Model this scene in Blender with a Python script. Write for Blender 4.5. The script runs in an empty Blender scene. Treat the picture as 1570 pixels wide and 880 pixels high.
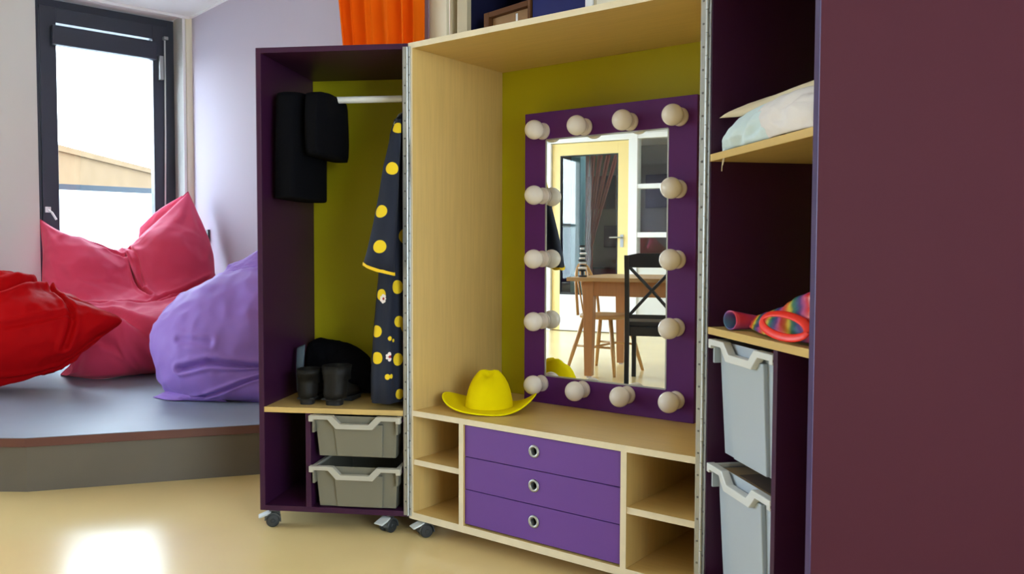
import bpy, bmesh, math, random
from mathutils import Vector, Matrix, noise
random.seed(7)
PI = math.pi
S = bpy.context.scene
COL = S.collection

# ------------------------------------------------------------------ camera
F_PX, PITCH, ROLL = 1281.14, 0.0449, 0.003
CAM = Vector((0, 0, 1.0))
cd = bpy.data.cameras.new('camera')
cam = bpy.data.objects.new('camera', cd)
COL.objects.link(cam)
cd.sensor_width = 36.0
cd.lens = 36.0 * F_PX / 1570.0
cd.clip_start = 0.05
_r0 = Vector((1, 0, 0))
_f0 = Vector((0, math.cos(PITCH), -math.sin(PITCH)))
_u0 = Vector((0, math.sin(PITCH), math.cos(PITCH)))
_r = _r0 * math.cos(ROLL) + _u0 * math.sin(ROLL)
_u = _u0 * math.cos(ROLL) - _r0 * math.sin(ROLL)
cam.matrix_world = Matrix(((_r.x, _u.x, -_f0.x, CAM.x), (_r.y, _u.y, -_f0.y, CAM.y), (_r.z, _u.z, -_f0.z, CAM.z), (0, 0, 0, 1)))
S.camera = cam

def ray(px, py):
    return _f0 + _r * ((px - 785) / F_PX) + _u * ((440 - py) / F_PX)
def atz(px, py, z):
    d = ray(px, py); return CAM + d * ((z - CAM.z) / d.z)
def aty(px, py, y):
    d = ray(px, py); return CAM + d * (y / d.y)
def onp(px, py, q, m):
    d = ray(px, py); return CAM + d * ((q - CAM).dot(m) / d.dot(m))

# ------------------------------------------------------------------ world, exposure
S.view_settings.view_transform = 'Standard'
S.view_settings.look = 'None'
S.view_settings.gamma = 1
S.view_settings.use_curve_mapping = False
S.view_settings.exposure = 1.5
w = bpy.data.worlds.new('world'); S.world = w; w.use_nodes = True
nt = w.node_tree; nt.nodes.clear()
bg = nt.nodes.new('ShaderNodeBackground'); wo = nt.nodes.new('ShaderNodeOutputWorld')
tc = nt.nodes.new('ShaderNodeTexCoord'); sx = nt.nodes.new('ShaderNodeSeparateXYZ'); cr = nt.nodes.new('ShaderNodeValToRGB')
nt.links.new(tc.outputs['Generated'], sx.inputs[0]); nt.links.new(sx.outputs['Z'], cr.inputs[0])
cr.color_ramp.elements[0].position = 0.0; cr.color_ramp.elements[0].color = (0.80, 0.90, 1.0, 1)
cr.color_ramp.elements[1].position = 0.7; cr.color_ramp.elements[1].color = (0.62, 0.78, 1.0, 1)
nt.links.new(cr.outputs[0], bg.inputs[0]); bg.inputs[1].default_value = 6.5
nt.links.new(bg.outputs[0], wo.inputs[0])
S.cycles.max_bounces = 10
S.cycles.diffuse_bounces = 6
S.cycles.transparent_max_bounces = 16

# room frame: corner C, t runs along the lilac wall, w runs into the room from it
C0 = Vector((-2.448, 6.443, 0))
A2 = Vector((0.675, -0.738, 0)).normalized()
B2 = Vector((-A2.y, A2.x, 0))
def RM(t, w, z=0.0): return C0 + A2 * t - B2 * w + Vector((0, 0, z))
CEIL = 2.755; DOORW = 7.085; TEND = 9.0
WINS = [(0.069, 1.06, 0.235, CEIL), (2.7, 4.6, 0.45, 2.6), (4.9, 6.8, 0.45, 2.6)]

def area(name, loc, direction, sx_, sy_, power, color=(1, 1, 1), portal=False):
    l = bpy.data.lights.new(name, 'AREA'); l.shape = 'RECTANGLE'; l.size = sx_; l.size_y = sy_
    l.energy = power; l.color = color
    o = bpy.data.objects.new(name, l); COL.objects.link(o); o.location = loc
    o.rotation_euler = Vector(direction).to_track_quat('-Z', 'Y').to_euler()
    if portal: l.cycles.is_portal = True
    return o
ADDED_BACKW = (1.0, 3.0, 0.25, 2.4)  # unseen back-wall window, added and sized to light the cabinets
area('window_daylight_portal', RM(TEND + 0.05, (ADDED_BACKW[0] + ADDED_BACKW[1]) / 2, (ADDED_BACKW[2] + ADDED_BACKW[3]) / 2), -A2, ADDED_BACKW[1] - ADDED_BACKW[0], ADDED_BACKW[3] - ADDED_BACKW[2], 1, portal=True)
for i, (w0, w1, z0, z1) in enumerate(WINS):
    area('window_daylight_portal', RM(-0.10, (w0 + w1) / 2, (z0 + z1) / 2), A2, w1 - w0, z1 - z0, 1, portal=True)

# ------------------------------------------------------------------ materials
def lin(c):
    c = c / 255.0
    return c / 12.92 if c <= 0.04045 else ((c + 0.055) / 1.055) ** 2.4
def srgb(r, g, b): return (lin(r), lin(g), lin(b), 1)
def mat(name, col, rough=0.5, metal=0.0, bump=0.0, bscale=200.0, var=0.0, vscale=5.0, spec=0.5, sheen=0.0, stretch=(1, 1, 1), emis=None, trans=0.0, coat=0.0, fold=0.0):
    m = bpy.data.materials.new(name); m.use_nodes = True
    n = m.node_tree; b = n.nodes['Principled BSDF']; L = n.links.new
    b.inputs['Base Color'].default_value = col; b.inputs['Roughness'].default_value = rough
    b.inputs['Metallic'].default_value = metal; b.inputs['Specular IOR Level'].default_value = spec
    b.inputs['Sheen Weight'].default_value = sheen; b.inputs['Transmission Weight'].default_value = trans
    b.inputs['Coat Weight'].default_value = coat
    t = n.nodes.new('ShaderNodeTexCoord'); mp = n.nodes.new('ShaderNodeMapping'); mp.inputs['Scale'].default_value = stretch
    L(t.outputs['Object'], mp.inputs[0])
    if var > 0:
        ns = n.nodes.new('ShaderNodeTexNoise'); ns.inputs['Scale'].default_value = vscale; ns.inputs['Detail'].default_value = 4
        L(mp.outputs[0], ns.inputs['Vector'])
        mx = n.nodes.new('ShaderNodeMix'); mx.data_type = 'RGBA'
        mx.inputs['A'].default_value = tuple(min(1, c * (1 - var)) for c in col[:3]) + (1,)
        mx.inputs['B'].default_value = tuple(min(1, c * (1 + var)) for c in col[:3]) + (1,)
        L(ns.outputs['Fac'], mx.inputs['Factor']); L(mx.outputs['Result'], b.inputs['Base Color'])
    if bump > 0:
        n2 = n.nodes.new('ShaderNodeTexNoise'); n2.inputs['Scale'].default_value = bscale; n2.inputs['Detail'].default_value = 3
        L(mp.outputs[0], n2.inputs['Vector'])
        bp = n.nodes.new('ShaderNodeBump'); bp.inputs['Strength'].default_value = bump; bp.inputs['Distance'].default_value = 0.002
        L(n2.outputs['Fac'], bp.inputs['Height']); L(bp.outputs[0], b.inputs['Normal'])
    if fold > 0:
        n3 = n.nodes.new('ShaderNodeTexNoise'); n3.inputs['Scale'].default_value = 4.5; n3.inputs['Detail'].default_value = 3; n3.inputs['Distortion'].default_value = 1.2
        n3.noise_type = 'RIDGED_MULTIFRACTAL' if 'RIDGED_MULTIFRACTAL' in [i.identifier for i in n3.bl_rna.properties['noise_type'].enum_items] else n3.noise_type
        L(mp.outputs[0], n3.inputs['Vector'])
        b3 = n.nodes.new('ShaderNodeBump'); b3.inputs['Strength'].default_value = fold; b3.inputs['Distance'].default_value = 0.02
        L(n3.outputs['Fac'], b3.inputs['Height'])
        if bump > 0: L(bp.outputs[0], b3.inputs['Normal'])
        L(b3.outputs[0], b.inputs['Normal'])
    if emis:
        b.inputs['Emission Color'].default_value = emis[0]; b.inputs['Emission Strength'].default_value = emis[1]
    return m
MAPLE = (0.60, 0.41, 0.145, 1)
M = {}
M['maple_v'] = mat('pale_maple_upright_grain', MAPLE, 0.42, var=0.14, vscale=14, stretch=(6, 6, 0.35), bump=0.05)
M['maple_h'] = mat('pale_maple_level_grain', MAPLE, 0.38, var=0.12, vscale=14, stretch=(0.35, 6, 6), bump=0.05)
M['maple_edge'] = mat('pale_maple_edge_band', (0.70, 0.60, 0.42, 1), 0.45, var=0.08, vscale=30, stretch=(1, 1, 1))
M['plum'] = mat('dark_plum_laminate', (0.042, 0.008, 0.036, 1), 0.42, spec=0.3, var=0.05, vscale=3, bump=0.04, bscale=300)
M['plum_warm_lit'] = mat('plum_laminate_warm_lit', (0.052, 0.011, 0.018, 1), 0.6, spec=0.08, var=0.04, vscale=3, bump=0.04, bscale=300)  # plum copy with the red cast of warm room light in its colour
M['violet'] = mat('violet_laminate', (0.135, 0.05, 0.27, 1), 0.45, spec=0.35, var=0.04, vscale=3, bump=0.03, bscale=300)
M['frame_violet'] = mat('violet_mirror_surround', (0.092, 0.014, 0.145, 1), 0.5, spec=0.25, var=0.04, vscale=3, bump=0.03, bscale=300)
M['lime'] = mat('lime_green_laminate', (0.42, 0.37, 0.002, 1), 0.5, spec=0.3, var=0.04, vscale=2)
M['steel'] = mat('satin_steel', (0.42, 0.43, 0.42, 1), 0.42, metal=0.9, var=0.05, vscale=20)
M['steel_dark'] = mat('dark_steel', (0.16, 0.16, 0.16, 1), 0.4, metal=0.8)
M['white_metal'] = mat('white_coated_metal', (0.78, 0.78, 0.76, 1), 0.35)
M['mirror'] = mat('mirror_glass', (0.93, 0.96, 0.95, 1), 0.0, metal=1.0)
M['bulb'] = mat('opal_bulb_glass', (0.80, 0.76, 0.74, 1), 0.18, spec=0.5)
M['socket'] = mat('white_porcelain', (0.62, 0.55, 0.52, 1), 0.3)
M['anthracite'] = mat('anthracite_window_frame', (0.030, 0.036, 0.055, 1), 0.35)
M['wall'] = mat('matt_white_wall', (0.66, 0.65, 0.62, 1), 0.8, bump=0.15, bscale=120)
M['reveal'] = mat('white_window_reveal', (0.80, 0.78, 0.78, 1), 0.6)
M['lilac'] = mat('matt_lilac_wall', (0.475, 0.425, 0.52, 1), 0.75, bump=0.15, bscale=120)
M['ceiling'] = mat('matt_white_ceiling', (0.80, 0.78, 0.78, 1), 0.85)
M['floor'] = mat('glossy_beige_linoleum', (0.84, 0.64, 0.30, 1), 0.20, var=0.10, vscale=1.6, bump=0.02, bscale=40)
M['stage_top'] = mat('grey_lino_stage_top', (0.22, 0.27, 0.34, 1), 0.47, spec=1.0, var=0.08, vscale=6, bump=0.02, bscale=60)
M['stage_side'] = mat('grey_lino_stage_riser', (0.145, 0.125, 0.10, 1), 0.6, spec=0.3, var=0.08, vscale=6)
M['stage_edge'] = mat('red_brown_edge_strip', (0.13, 0.045, 0.035, 1), 0.4)
M['pink'] = mat('raspberry_pink_nylon', (0.72, 0.055, 0.13, 1), 0.7, spec=0.25, sheen=0.1, var=0.08, vscale=4, bump=0.2, bscale=500, fold=0.35)
M['red'] = mat('bright_red_nylon', (0.46, 0.002, 0.004, 1), 0.65, spec=0.06, sheen=0.0, var=0.08, vscale=4, bump=0.2, bscale=500, fold=0.35)
M['purple'] = mat('purple_nylon', (0.31, 0.165, 0.60, 1), 0.6, spec=0.3, sheen=0.1, var=0.08, vscale=4, bump=0.2, bscale=500, fold=0.35)
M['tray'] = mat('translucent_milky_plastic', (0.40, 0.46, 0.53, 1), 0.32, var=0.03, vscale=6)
M['tray_shaded'] = mat('shaded_empty_tray_plastic', (0.18, 0.17, 0.13, 1), 0.32, var=0.03, vscale=6)  # empty left trays, colour darkened for the shade inside their unit
M['rim_shaded'] = mat('shaded_empty_tray_rim', (0.44, 0.42, 0.36, 1), 0.32)  # rim colour darkened for the same shade
M['edge_plum'] = mat('dark_violet_edge_band', (0.050, 0.026, 0.105, 1), 0.4)
M['tray_rim'] = mat('milky_plastic_rim', (0.62, 0.64, 0.64, 1), 0.32)
M['tray_in'] = mat('tray_inside_grey', (0.42, 0.41, 0.38, 1), 0.5)
M['black_cloth'] = mat('black_cloth', (0.0025, 0.0025, 0.004, 1), 0.95, spec=0.1, bump=0.4, bscale=300)
M['black_leather'] = mat('black_leather', (0.007, 0.006, 0.005, 1), 0.65, spec=0.3, bump=0.3, bscale=120)
M['black_rubber'] = mat('black_rubber', (0.01, 0.01, 0.01, 1), 0.7)
M['slate_cloth'] = mat('slate_blue_cloth', (0.06, 0.085, 0.11, 1), 0.8)
M['hat'] = mat('bright_yellow_felt', (0.80, 0.65, 0.0, 1), 0.9, spec=0.08, bump=0.3, bscale=400)
M['hat_edge'] = mat('yellow_hat_edge', (0.9, 0.80, 0.0, 1), 0.8, spec=0.1)
M['yellow_cloth'] = mat('yellow_cloth_trim', (0.80, 0.52, 0.01, 1), 0.8)
M['wheel'] = mat('dark_grey_castor_rubber', (0.022, 0.025, 0.027, 1), 0.5)
M['hood'] = mat('grey_castor_plastic', (0.06, 0.063, 0.063, 1), 0.4)
M['brake'] = mat('pale_grey_brake_lever', (0.55, 0.58, 0.58, 1), 0.35)
M['orange'] = mat('orange_curtain_cloth', (0.88, 0.15, 0.003, 1), 0.9, spec=0.1, var=0.06, vscale=3, bump=0.2, bscale=300)
M['cream'] = mat('cream_painted_board', (0.78, 0.72, 0.56, 1), 0.5)
M['birch'] = mat('birch_board', (0.58, 0.50, 0.33, 1), 0.5)
M['navy'] = mat('navy_blue_board', (0.008, 0.009, 0.04, 1), 0.6, spec=0.2)
M['royal'] = mat('royal_blue_board', (0.014, 0.018, 0.12, 1), 0.6, spec=0.2)
M['crate'] = mat('brown_wood', (0.12, 0.045, 0.013, 1), 0.6, spec=0.2, var=0.15, vscale=8, stretch=(1, 6, 6))
M['crate_in'] = mat('light_brown_wood', (0.36, 0.20, 0.09, 1), 0.6, spec=0.2, var=0.12, vscale=8, stretch=(1, 6, 6))
M['cotton'] = mat('white_cotton', (0.72, 0.68, 0.68, 1), 0.9, bump=0.3, bscale=300)
M['ice'] = mat('pale_blue_cotton', (0.58, 0.70, 0.74, 1), 0.9, bump=0.3, bscale=300)
M['beige_cloth'] = mat('beige_cotton', (0.68, 0.58, 0.40, 1), 0.9, bump=0.3, bscale=300)
M['red_cloth'] = mat('red_satin_band', (0.78, 0.02, 0.008, 1), 0.4)
M['cardboard'] = mat('brown_cardboard', (0.34, 0.25, 0.16, 1), 0.7)
M['cardboard_d'] = mat('dark_brown_cardboard', (0.12, 0.09, 0.08, 1), 0.7)
M['door_yellow'] = mat('pale_yellow_door', (0.86, 0.66, 0.27, 1), 0.45)
M['white_paint'] = mat('white_gloss_paint', (0.82, 0.82, 0.82, 1), 0.4)
M['oak'] = mat('orange_brown_pine', (0.42, 0.19, 0.07, 1), 0.45, var=0.15, vscale=10, stretch=(6, 6, 0.5))
M['oak_top'] = mat('pine_table_top', (0.46, 0.27, 0.11, 1), 0.4, var=0.15, vscale=10, stretch=(0.5, 6, 6))
M['beech'] = mat('honey_coloured_beech', (0.50, 0.27, 0.09, 1), 0.4, var=0.1, vscale=10)
M['black_paint'] = mat('black_painted_wood', (0.010, 0.010, 0.012, 1), 0.4)
M['grey_wall'] = mat('grey_green_plaster', (0.30, 0.31, 0.28, 1), 0.8)
M['pic_red'] = mat('dark_red_canvas', (0.13, 0.015, 0.03, 1), 0.6)
M['pic_navy'] = mat('dark_navy_canvas', (0.025, 0.025, 0.06, 1), 0.6)
M['sky_blue'] = mat('pale_blue_paint', (0.24, 0.50, 0.66, 1), 0.6)
M['sheer'] = mat('dusty_pink_cloth', (0.30, 0.09, 0.075, 1), 0.8)
M['brick'] = mat('tan_brick', (0.125, 0.085, 0.050, 1), 0.9, spec=0.0, var=0.2, vscale=2)
M['pave'] = mat('pale_paving', (0.42, 0.42, 0.40, 1), 0.9)
M['rail_white'] = mat('white_railing_panel', (0.85, 0.88, 0.88, 1), 0.6)
M['rail_grey'] = mat('grey_blue_rail', (0.035, 0.045, 0.055, 1), 0.6, spec=0.1)
M['opal'] = mat('lamp_diffuser', (0.9, 0.9, 0.88, 1), 0.5, emis=((1.0, 0.93, 0.84, 1), 3.0))

def glass_mat():
    m = bpy.data.materials.new('thin_clear_glass'); m.use_nodes = True
    n = m.node_tree; n.nodes.clear(); L = n.links.new
    o = n.nodes.new('ShaderNodeOutputMaterial'); mx = n.nodes.new('ShaderNodeMixShader')
    t = n.nodes.new('ShaderNodeBsdfTransparent'); t.inputs[0].default_value = (0.95, 0.97, 0.96, 1)
    g = n.nodes.new('ShaderNodeBsdfGlossy'); g.inputs['Roughness'].default_value = 0.0
    mx.inputs[0].default_value = 0.06
    L(t.outputs[0], mx.inputs[1]); L(g.outputs[0], mx.inputs[2]); L(mx.outputs[0], o.inputs[0])
    return m
M['glass'] = glass_mat()

def rainbow_mat():
    m = bpy.data.materials.new('rainbow_striped_satin'); m.use_nodes = True
    n = m.node_tree; b = n.nodes['Principled BSDF']; L = n.links.new
    t = n.nodes.new('ShaderNodeTexCoord'); mp = n.nodes.new('ShaderNodeMapping')
    mp.inputs['Scale'].default_value = (16, 16, 10); mp.inputs['Rotation'].default_value = (0.3, 0.5, 0.4)
    wv = n.nodes.new('ShaderNodeTexWave'); wv.wave_profile = 'SAW'; wv.inputs['Scale'].default_value = 0.22; wv.inputs['Distortion'].default_value = 2.0
    cr = n.nodes.new('ShaderNodeValToRGB'); e = cr.color_ramp.elements
    cols = [(0.55, 0.01, 0.02), (0.6, 0.12, 0.02), (0.6, 0.45, 0.03), (0.03, 0.16, 0.08), (0.01, 0.08, 0.15), (0.07, 0.02, 0.18), (0.4, 0.06, 0.2), (0.55, 0.01, 0.02)]
    e[0].color = cols[0] + (1,); e[1].color = cols[-1] + (1,)
    for i in range(1, 7):
        x = e.new(i / 7.0); x.color = cols[i] + (1,)
    L(t.outputs['Object'], mp.inputs[0]); L(mp.outputs[0], wv.inputs[0]); L(wv.outputs['Fac'], cr.inputs[0]); L(cr.outputs[0], b.inputs['Base Color'])
    b.inputs['Roughness'].default_value = 0.35
    return m
M['rainbow'] = rainbow_mat()

# ------------------------------------------------------------------ helpers
def tag(o, label=None, cat=None, group=None, kind=None):
    if label: o['label'] = label
    if cat: o['category'] = cat
    if group: o['group'] = group
    if kind: o['kind'] = kind
    return o
def empty(name, loc=(0, 0, 0), rz=0.0, label=None, cat=None, group=None):
    o = bpy.data.objects.new(name, None); COL.objects.link(o)
    o.empty_display_size = 0.1; o.location = loc; o.rotation_euler = (0, 0, rz)
    return tag(o, label, cat, group)
def fin(name, bm, m, parent=None, smooth=False, bevel=0.0, loc=None, angle=40):
    bmesh.ops.recalc_face_normals(bm, faces=bm.faces)
    me = bpy.data.meshes.new(name); bm.to_mesh(me); bm.free()
    o = bpy.data.objects.new(name, me); COL.objects.link(o)
    if isinstance(m, (list, tuple)):
        for x in m: me.materials.append(M[x])
    else: me.materials.append(M[m])
    if parent: o.parent = parent
    if loc is not None: o.location = loc
    if smooth:
        for p in me.polygons: p.use_smooth = True
    if bevel > 0:
        b = o.modifiers.new('bevel', 'BEVEL'); b.width = bevel; b.segments = 2; b.limit_method = 'ANGLE'; b.angle_limit = math.radians(angle)
    return o
def bx(bm, x0, x1, y0, y1, z0, z1, mi=0):
    vs = [bm.verts.new(p) for p in ((x0, y0, z0), (x1, y0, z0), (x1, y1, z0), (x0, y1, z0), (x0, y0, z1), (x1, y0, z1), (x1, y1, z1), (x0, y1, z1))]
    for q in ((0, 1, 2, 3), (4, 5, 6, 7), (0, 1, 5, 4), (1, 2, 6, 5), (2, 3, 7, 6), (3, 0, 4, 7)):
        bm.faces.new([vs[i] for i in q]).material_index = mi
def hexa(bm, pts, mi=0):       # 8 points: 4 bottom, 4 top
    vs = [bm.verts.new(p) for p in pts]
    for q in ((0, 1, 2, 3), (4, 5, 6, 7), (0, 1, 5, 4), (1, 2, 6, 5), (2, 3, 7, 6), (3, 0, 4, 7)):
        bm.faces.new([vs[i] for i in q]).material_index = mi
def box(name, x0, x1, y0, y1, z0, z1, m, parent=None, bevel=0.0015):
    bm = bmesh.new(); bx(bm, x0, x1, y0, y1, z0, z1)
    return fin(name, bm, m, parent, bevel=bevel)
def rbox(bm, t0, t1, w0, w1, z0, z1, mi=0):    # box in room coordinates
    hexa(bm, [RM(t0, w0, z0), RM(t1, w0, z0), RM(t1, w1, z0), RM(t0, w1, z0), RM(t0, w0, z1), RM(t1, w0, z1), RM(t1, w1, z1), RM(t0, w1, z1)], mi)
def prism(bm, poly, y0, y1, mi=0):             # polygon in x,z pushed along y
    a = [bm.verts.new((x, y0, z)) for x, z in poly]; b = [bm.verts.new((x, y1, z)) for x, z in poly]
    n = len(poly)
    bm.faces.new(a).material_index = mi; bm.faces.new(b[::-1]).material_index = mi
    for i in range(n): bm.faces.new((a[i], a[(i + 1) % n], b[(i + 1) % n], b[i])).material_index = mi
def tube(bm, pts, rad, seg=12, cap=True, mi=0):
    pts = [Vector(p) for p in pts]; n = len(pts)
    rad = rad if isinstance(rad, (list, tuple)) else [rad] * n
    rings = []; up = None
    for i, p in enumerate(pts):
        d = (pts[min(i + 1, n - 1)] - pts[max(i - 1, 0)]).normalized()
        if up is None:
            up = Vector((0, 0, 1)) if abs(d.z) < 0.9 else Vector((1, 0, 0))
        a = d.cross(up)
        if a.length < 1e-4: a = d.cross(Vector((0, 1, 0)))
        a.normalize(); b = a.cross(d).normalized(); up = b
        r = rad[i]; ra, rb = (r if isinstance(r, tuple) else (r, r))
        rings.append([bm.verts.new(p + a * (ra * math.cos(2 * PI * k / seg)) + b * (rb * math.sin(2 * PI * k / seg))) for k in range(seg)])
    for i in range(n - 1):
        for k in range(seg):
            bm.faces.new((rings[i][k], rings[i][(k + 1) % seg], rings[i + 1][(k + 1) % seg], rings[i + 1][k])).material_index = mi
    if cap:
        bm.faces.new(rings[0][::-1]).material_index = mi; bm.faces.new(rings[-1]).material_index = mi
def lathe(bm, prof, c=(0, 0, 0), axis='Z', seg=24, mi=0):   # prof: (r, h)
    c = Vector(c); rings = []
    def P(r, h, a):
        x, y = r * math.cos(a), r * math.sin(a)
        return c + (Vector((x, y, h)) if axis == 'Z' else Vector((x, h, y)) if axis == 'Y' else Vector((h, x, y)))
    for r, h in prof:
        if r < 1e-6: rings.append([bm.verts.new(P(0, h, 0))])
        else: rings.append([bm.verts.new(P(r, h, 2 * PI * k / seg)) for k in range(seg)])
    for i in range(len(prof) - 1):
        A, B = rings[i], rings[i + 1]
        for k in range(seg):
            k2 = (k + 1) % seg
            f = [A[k % len(A)], A[k2 % len(A)], B[k2 % len(B)], B[k % len(B)]]
            u = []
            for v in f:
                if v not in u: u.append(v)
            if len(u) > 2: bm.faces.new(u).material_index = mi
def loft(bm, rings, cap=True, mi=0):           # list of closed point rings
    R = [[bm.verts.new(p) for p in r] for r in rings]; n = len(R[0])
    for i in range(len(R) - 1):
        for k in range(n): bm.faces.new((R[i][k], R[i][(k + 1) % n], R[i + 1][(k + 1) % n], R[i + 1][k])).material_index = mi
    if cap: bm.faces.new(R[0][::-1]).material_index = mi; bm.faces.new(R[-1]).material_index = mi
def sring(cx, cy, z, rx, ry, pw=2.0, n=40, amp=0.0, seed=0.0, rot=0.0):
    out = []
    for k in range(n):
        a = 2 * PI * k / n; c, s = math.cos(a), math.sin(a)
        x = math.copysign(abs(c) ** (2 / pw), c) * rx; y = math.copysign(abs(s) ** (2 / pw), s) * ry
        q = 1.0
        if amp: q += amp * noise.noise(Vector((c * 2.2 + seed, s * 2.2, z * 2.0 + seed)))
        x *= q; y *= q
        out.append(Vector((cx + x * math.cos(rot) - y * math.sin(rot), cy + x * math.sin(rot) + y * math.cos(rot), z)))
    return out
def copy_tree(o, parent=None, loc=None):
    c = o.copy(); COL.objects.link(c)
    if parent: c.parent = parent
    if loc is not None: c.location = loc
    for ch in o.children: copy_tree(ch, c)
    return c
def cr1(p0, p1, p2, p3, t):
    return (p1 * 2 + (p2 - p0) * t + (p0 * 2 - p1 * 5 + p2 * 4 - p3) * t * t + (p1 * 3 - p0 - p2 * 3 + p3) * t ** 3) * 0.5
def pillow(name, grid, thick, m, parent=None, nu=70, nv=70, creases=(), wr=0.012, wscale=5.0, seed=0.0, flange=0.0, back=1.0, dents=(), edge_pow=2.6, floorz=None, radial=0.0, seam=0.0):
    """closed soft bag: grid = rows (bottom to top) of 3D control points, thick = half thickness"""
    rows = [[Vector(p) for p in r] for r in grid]
    nr, nc = len(rows), len(rows[0])
    def line(pts, u):
        x = u * (len(pts) - 1); i = min(int(x), len(pts) - 2); t = x - i
        p0 = pts[i - 1] if i > 0 else pts[0] * 2 - pts[1]
        p3 = pts[i + 2] if i + 2 < len(pts) else pts[-1] * 2 - pts[-2]
        return cr1(p0, pts[i], pts[i + 1], p3, t)
    P = []
    for j in range(nv + 1):
        v = j / nv; P.append([])
        for i in range(nu + 1): P[-1].append(line([line(r, i / nu) for r in rows], v))
    def T(u, v):
        if callable(thick): t = thick(u, v)
        else: t = thick
        eu = max(0.0, 1 - abs(2 * u - 1) ** edge_pow) ** 0.55; ev = max(0.0, 1 - abs(2 * v - 1) ** edge_pow) ** 0.55
        return t * eu * ev
    bm = bmesh.new(); Fv = []; Bv = []; Fp = []
    for j in range(nv + 1):
        Fv.append([]); Bv.append([]); Fp.append([])
        for i in range(nu + 1):
            u, v = i / nu, j / nv
            a = P[j][min(i + 1, nu)] - P[j][max(i - 1, 0)]; b = P[min(j + 1, nv)][i] - P[max(j - 1, 0)][i]
            n = a.cross(b)
            n = n.normalized() if n.length > 1e-9 else Vector((0, -1, 0))
            t = T(u, v); e = min(1.0, t / 0.05 if t < 0.05 else 1.0)
            p = P[j][i]
            q = Vector((u * wscale + seed, v * wscale, seed * 1.7))
            rg = (1 - abs(noise.noise(q)) * 2) * 0.6 + (1 - abs(noise.noise(q * 2.3 + Vector((3, 1, 2)))) * 2) * 0.3 + noise.noise(q * 5.0) * 0.2
            d = wr * (rg - 0.4)
            if radial:
                for cu, cv in ((0, 0), (1, 0), (0, 1), (1, 1)):
                    rr = math.hypot(u - cu, v - cv)
                    if rr < 0.45:
                        an = math.atan2(abs(v - cv), abs(u - cu) + 1e-6)
                        d += radial * math.sin(an * 14 + seed) * (1 - rr / 0.45) * min(1, rr * 6)
            for cpts, cw, cdp in creases:
                best = 9
                for k in range(len(cpts) - 1):
                    ax, ay = cpts[k]; bx_, by_ = cpts[k + 1]; dx, dy = bx_ - ax, by_ - ay
                    s = max(0, min(1, ((u - ax) * dx + (v - ay) * dy) / (dx * dx + dy * dy + 1e-9)))
                    taper = 1.0
                    dd = math.hypot(u - ax - s * dx, v - ay - s * dy)
                    best = min(best, dd)
                d -= cdp * math.exp(-(best / cw) ** 2)
                d += cdp * 0.35 * math.exp(-((best - cw * 2.0) / cw) ** 2)
            edge = (i in (0, nu)) or (j in (0, nv))
            pf = p + n * (t + d * (0.25 + 0.75 * e)); pb = p - n * (t * back)
            if edge:
                pf = p + n * d * 0.25
            if floorz is not None:
                pf.z = max(pf.z, floorz + 0.002); pb.z = max(pb.z, floorz + 0.0005)
            Fp[-1].append(pf.copy())
            if edge:
                vv = bm.verts.new(pf); Fv[-1].append(vv); Bv[-1].append(vv)
            else:
                Fv[-1].append(bm.verts.new(pf)); Bv[-1].append(bm.verts.new(pb))
    for j in range(nv):
        for i in range(nu):
            for V in (Fv, Bv):
                f = [V[j][i], V[j][i + 1], V[j + 1][i + 1], V[j + 1][i]]
                try: bm.faces.new(f)
                except ValueError: pass
    o = fin(name, bm, m, parent, smooth=True)
    if seam:
        bp_ = [Fp[0][i] for i in range(0, nu + 1)] + [Fp[j][nu] for j in range(1, nv + 1)] + [Fp[nv][i] for i in range(nu - 1, -1, -1)] + [Fp[j][0] for j in range(nv - 1, -1, -1)]
        b2 = bmesh.new(); tube(b2, bp_, seam, 8, cap=False); fin('seam_piping', b2, m, o, smooth=True)
    return o

# ------------------------------------------------------------------ structure
def struct(name, bm, m, smooth=False, bevel=0.0, label=None):
    o = fin(name, bm, m, smooth=smooth, bevel=bevel); o['kind'] = 'structure'
    return o
bm = bmesh.new(); rbox(bm, -0.3, TEND + 0.3, -0.6, 11.6, -0.1, 0.0); struct('floor', bm, 'floor')
bm = bmesh.new(); rbox(bm, -0.3, TEND + 0.3, -0.6, 11.6, CEIL, CEIL + 0.15); struct('ceiling', bm, 'ceiling')
# window wall (t<0): solid pieces around the openings
RV = 0.30
bm = bmesh.new()
def wpiece(a, b, z0, z1): rbox(bm, -RV, 0, a, b, z0, z1)
wpiece(-0.02, 0.069, 0, CEIL)
wpiece(0.069, 1.06, 0, 0.235)
wpiece(1.06, 2.7, 0, CEIL)
wpiece(2.7, 4.6, 0, 0.45); wpiece(2.7, 4.6, 2.6, CEIL)
wpiece(4.6, 4.9, 0, CEIL)
wpiece(4.9, 6.8, 0, 0.45); wpiece(4.9, 6.8, 2.6, CEIL)
wpiece(6.8, DOORW, 0, CEIL)
struct('wall_window', bm, 'wall')
bm = bmesh.new(); rbox(bm, -0.02, 3.005, -0.15, 0, 0, CEIL); rbox(bm, 3.005, 4.6, -0.50, -0.36, 0, CEIL); rbox(bm, 4.6, TEND, -0.15, 0, 0, CEIL)
struct('wall_lilac', bm, 'lilac')
bm = bmesh.new(); b0, b1, b2, b3 = ADDED_BACKW
rbox(bm, TEND, TEND + 0.15, -0.15, b0, 0, CEIL); rbox(bm, TEND, TEND + 0.15, b1, 11.5, 0, CEIL)
rbox(bm, TEND, TEND + 0.15, b0, b1, 0, b2); rbox(bm, TEND, TEND + 0.15, b0, b1, b3, CEIL); struct('wall_back', bm, 'wall')
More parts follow.
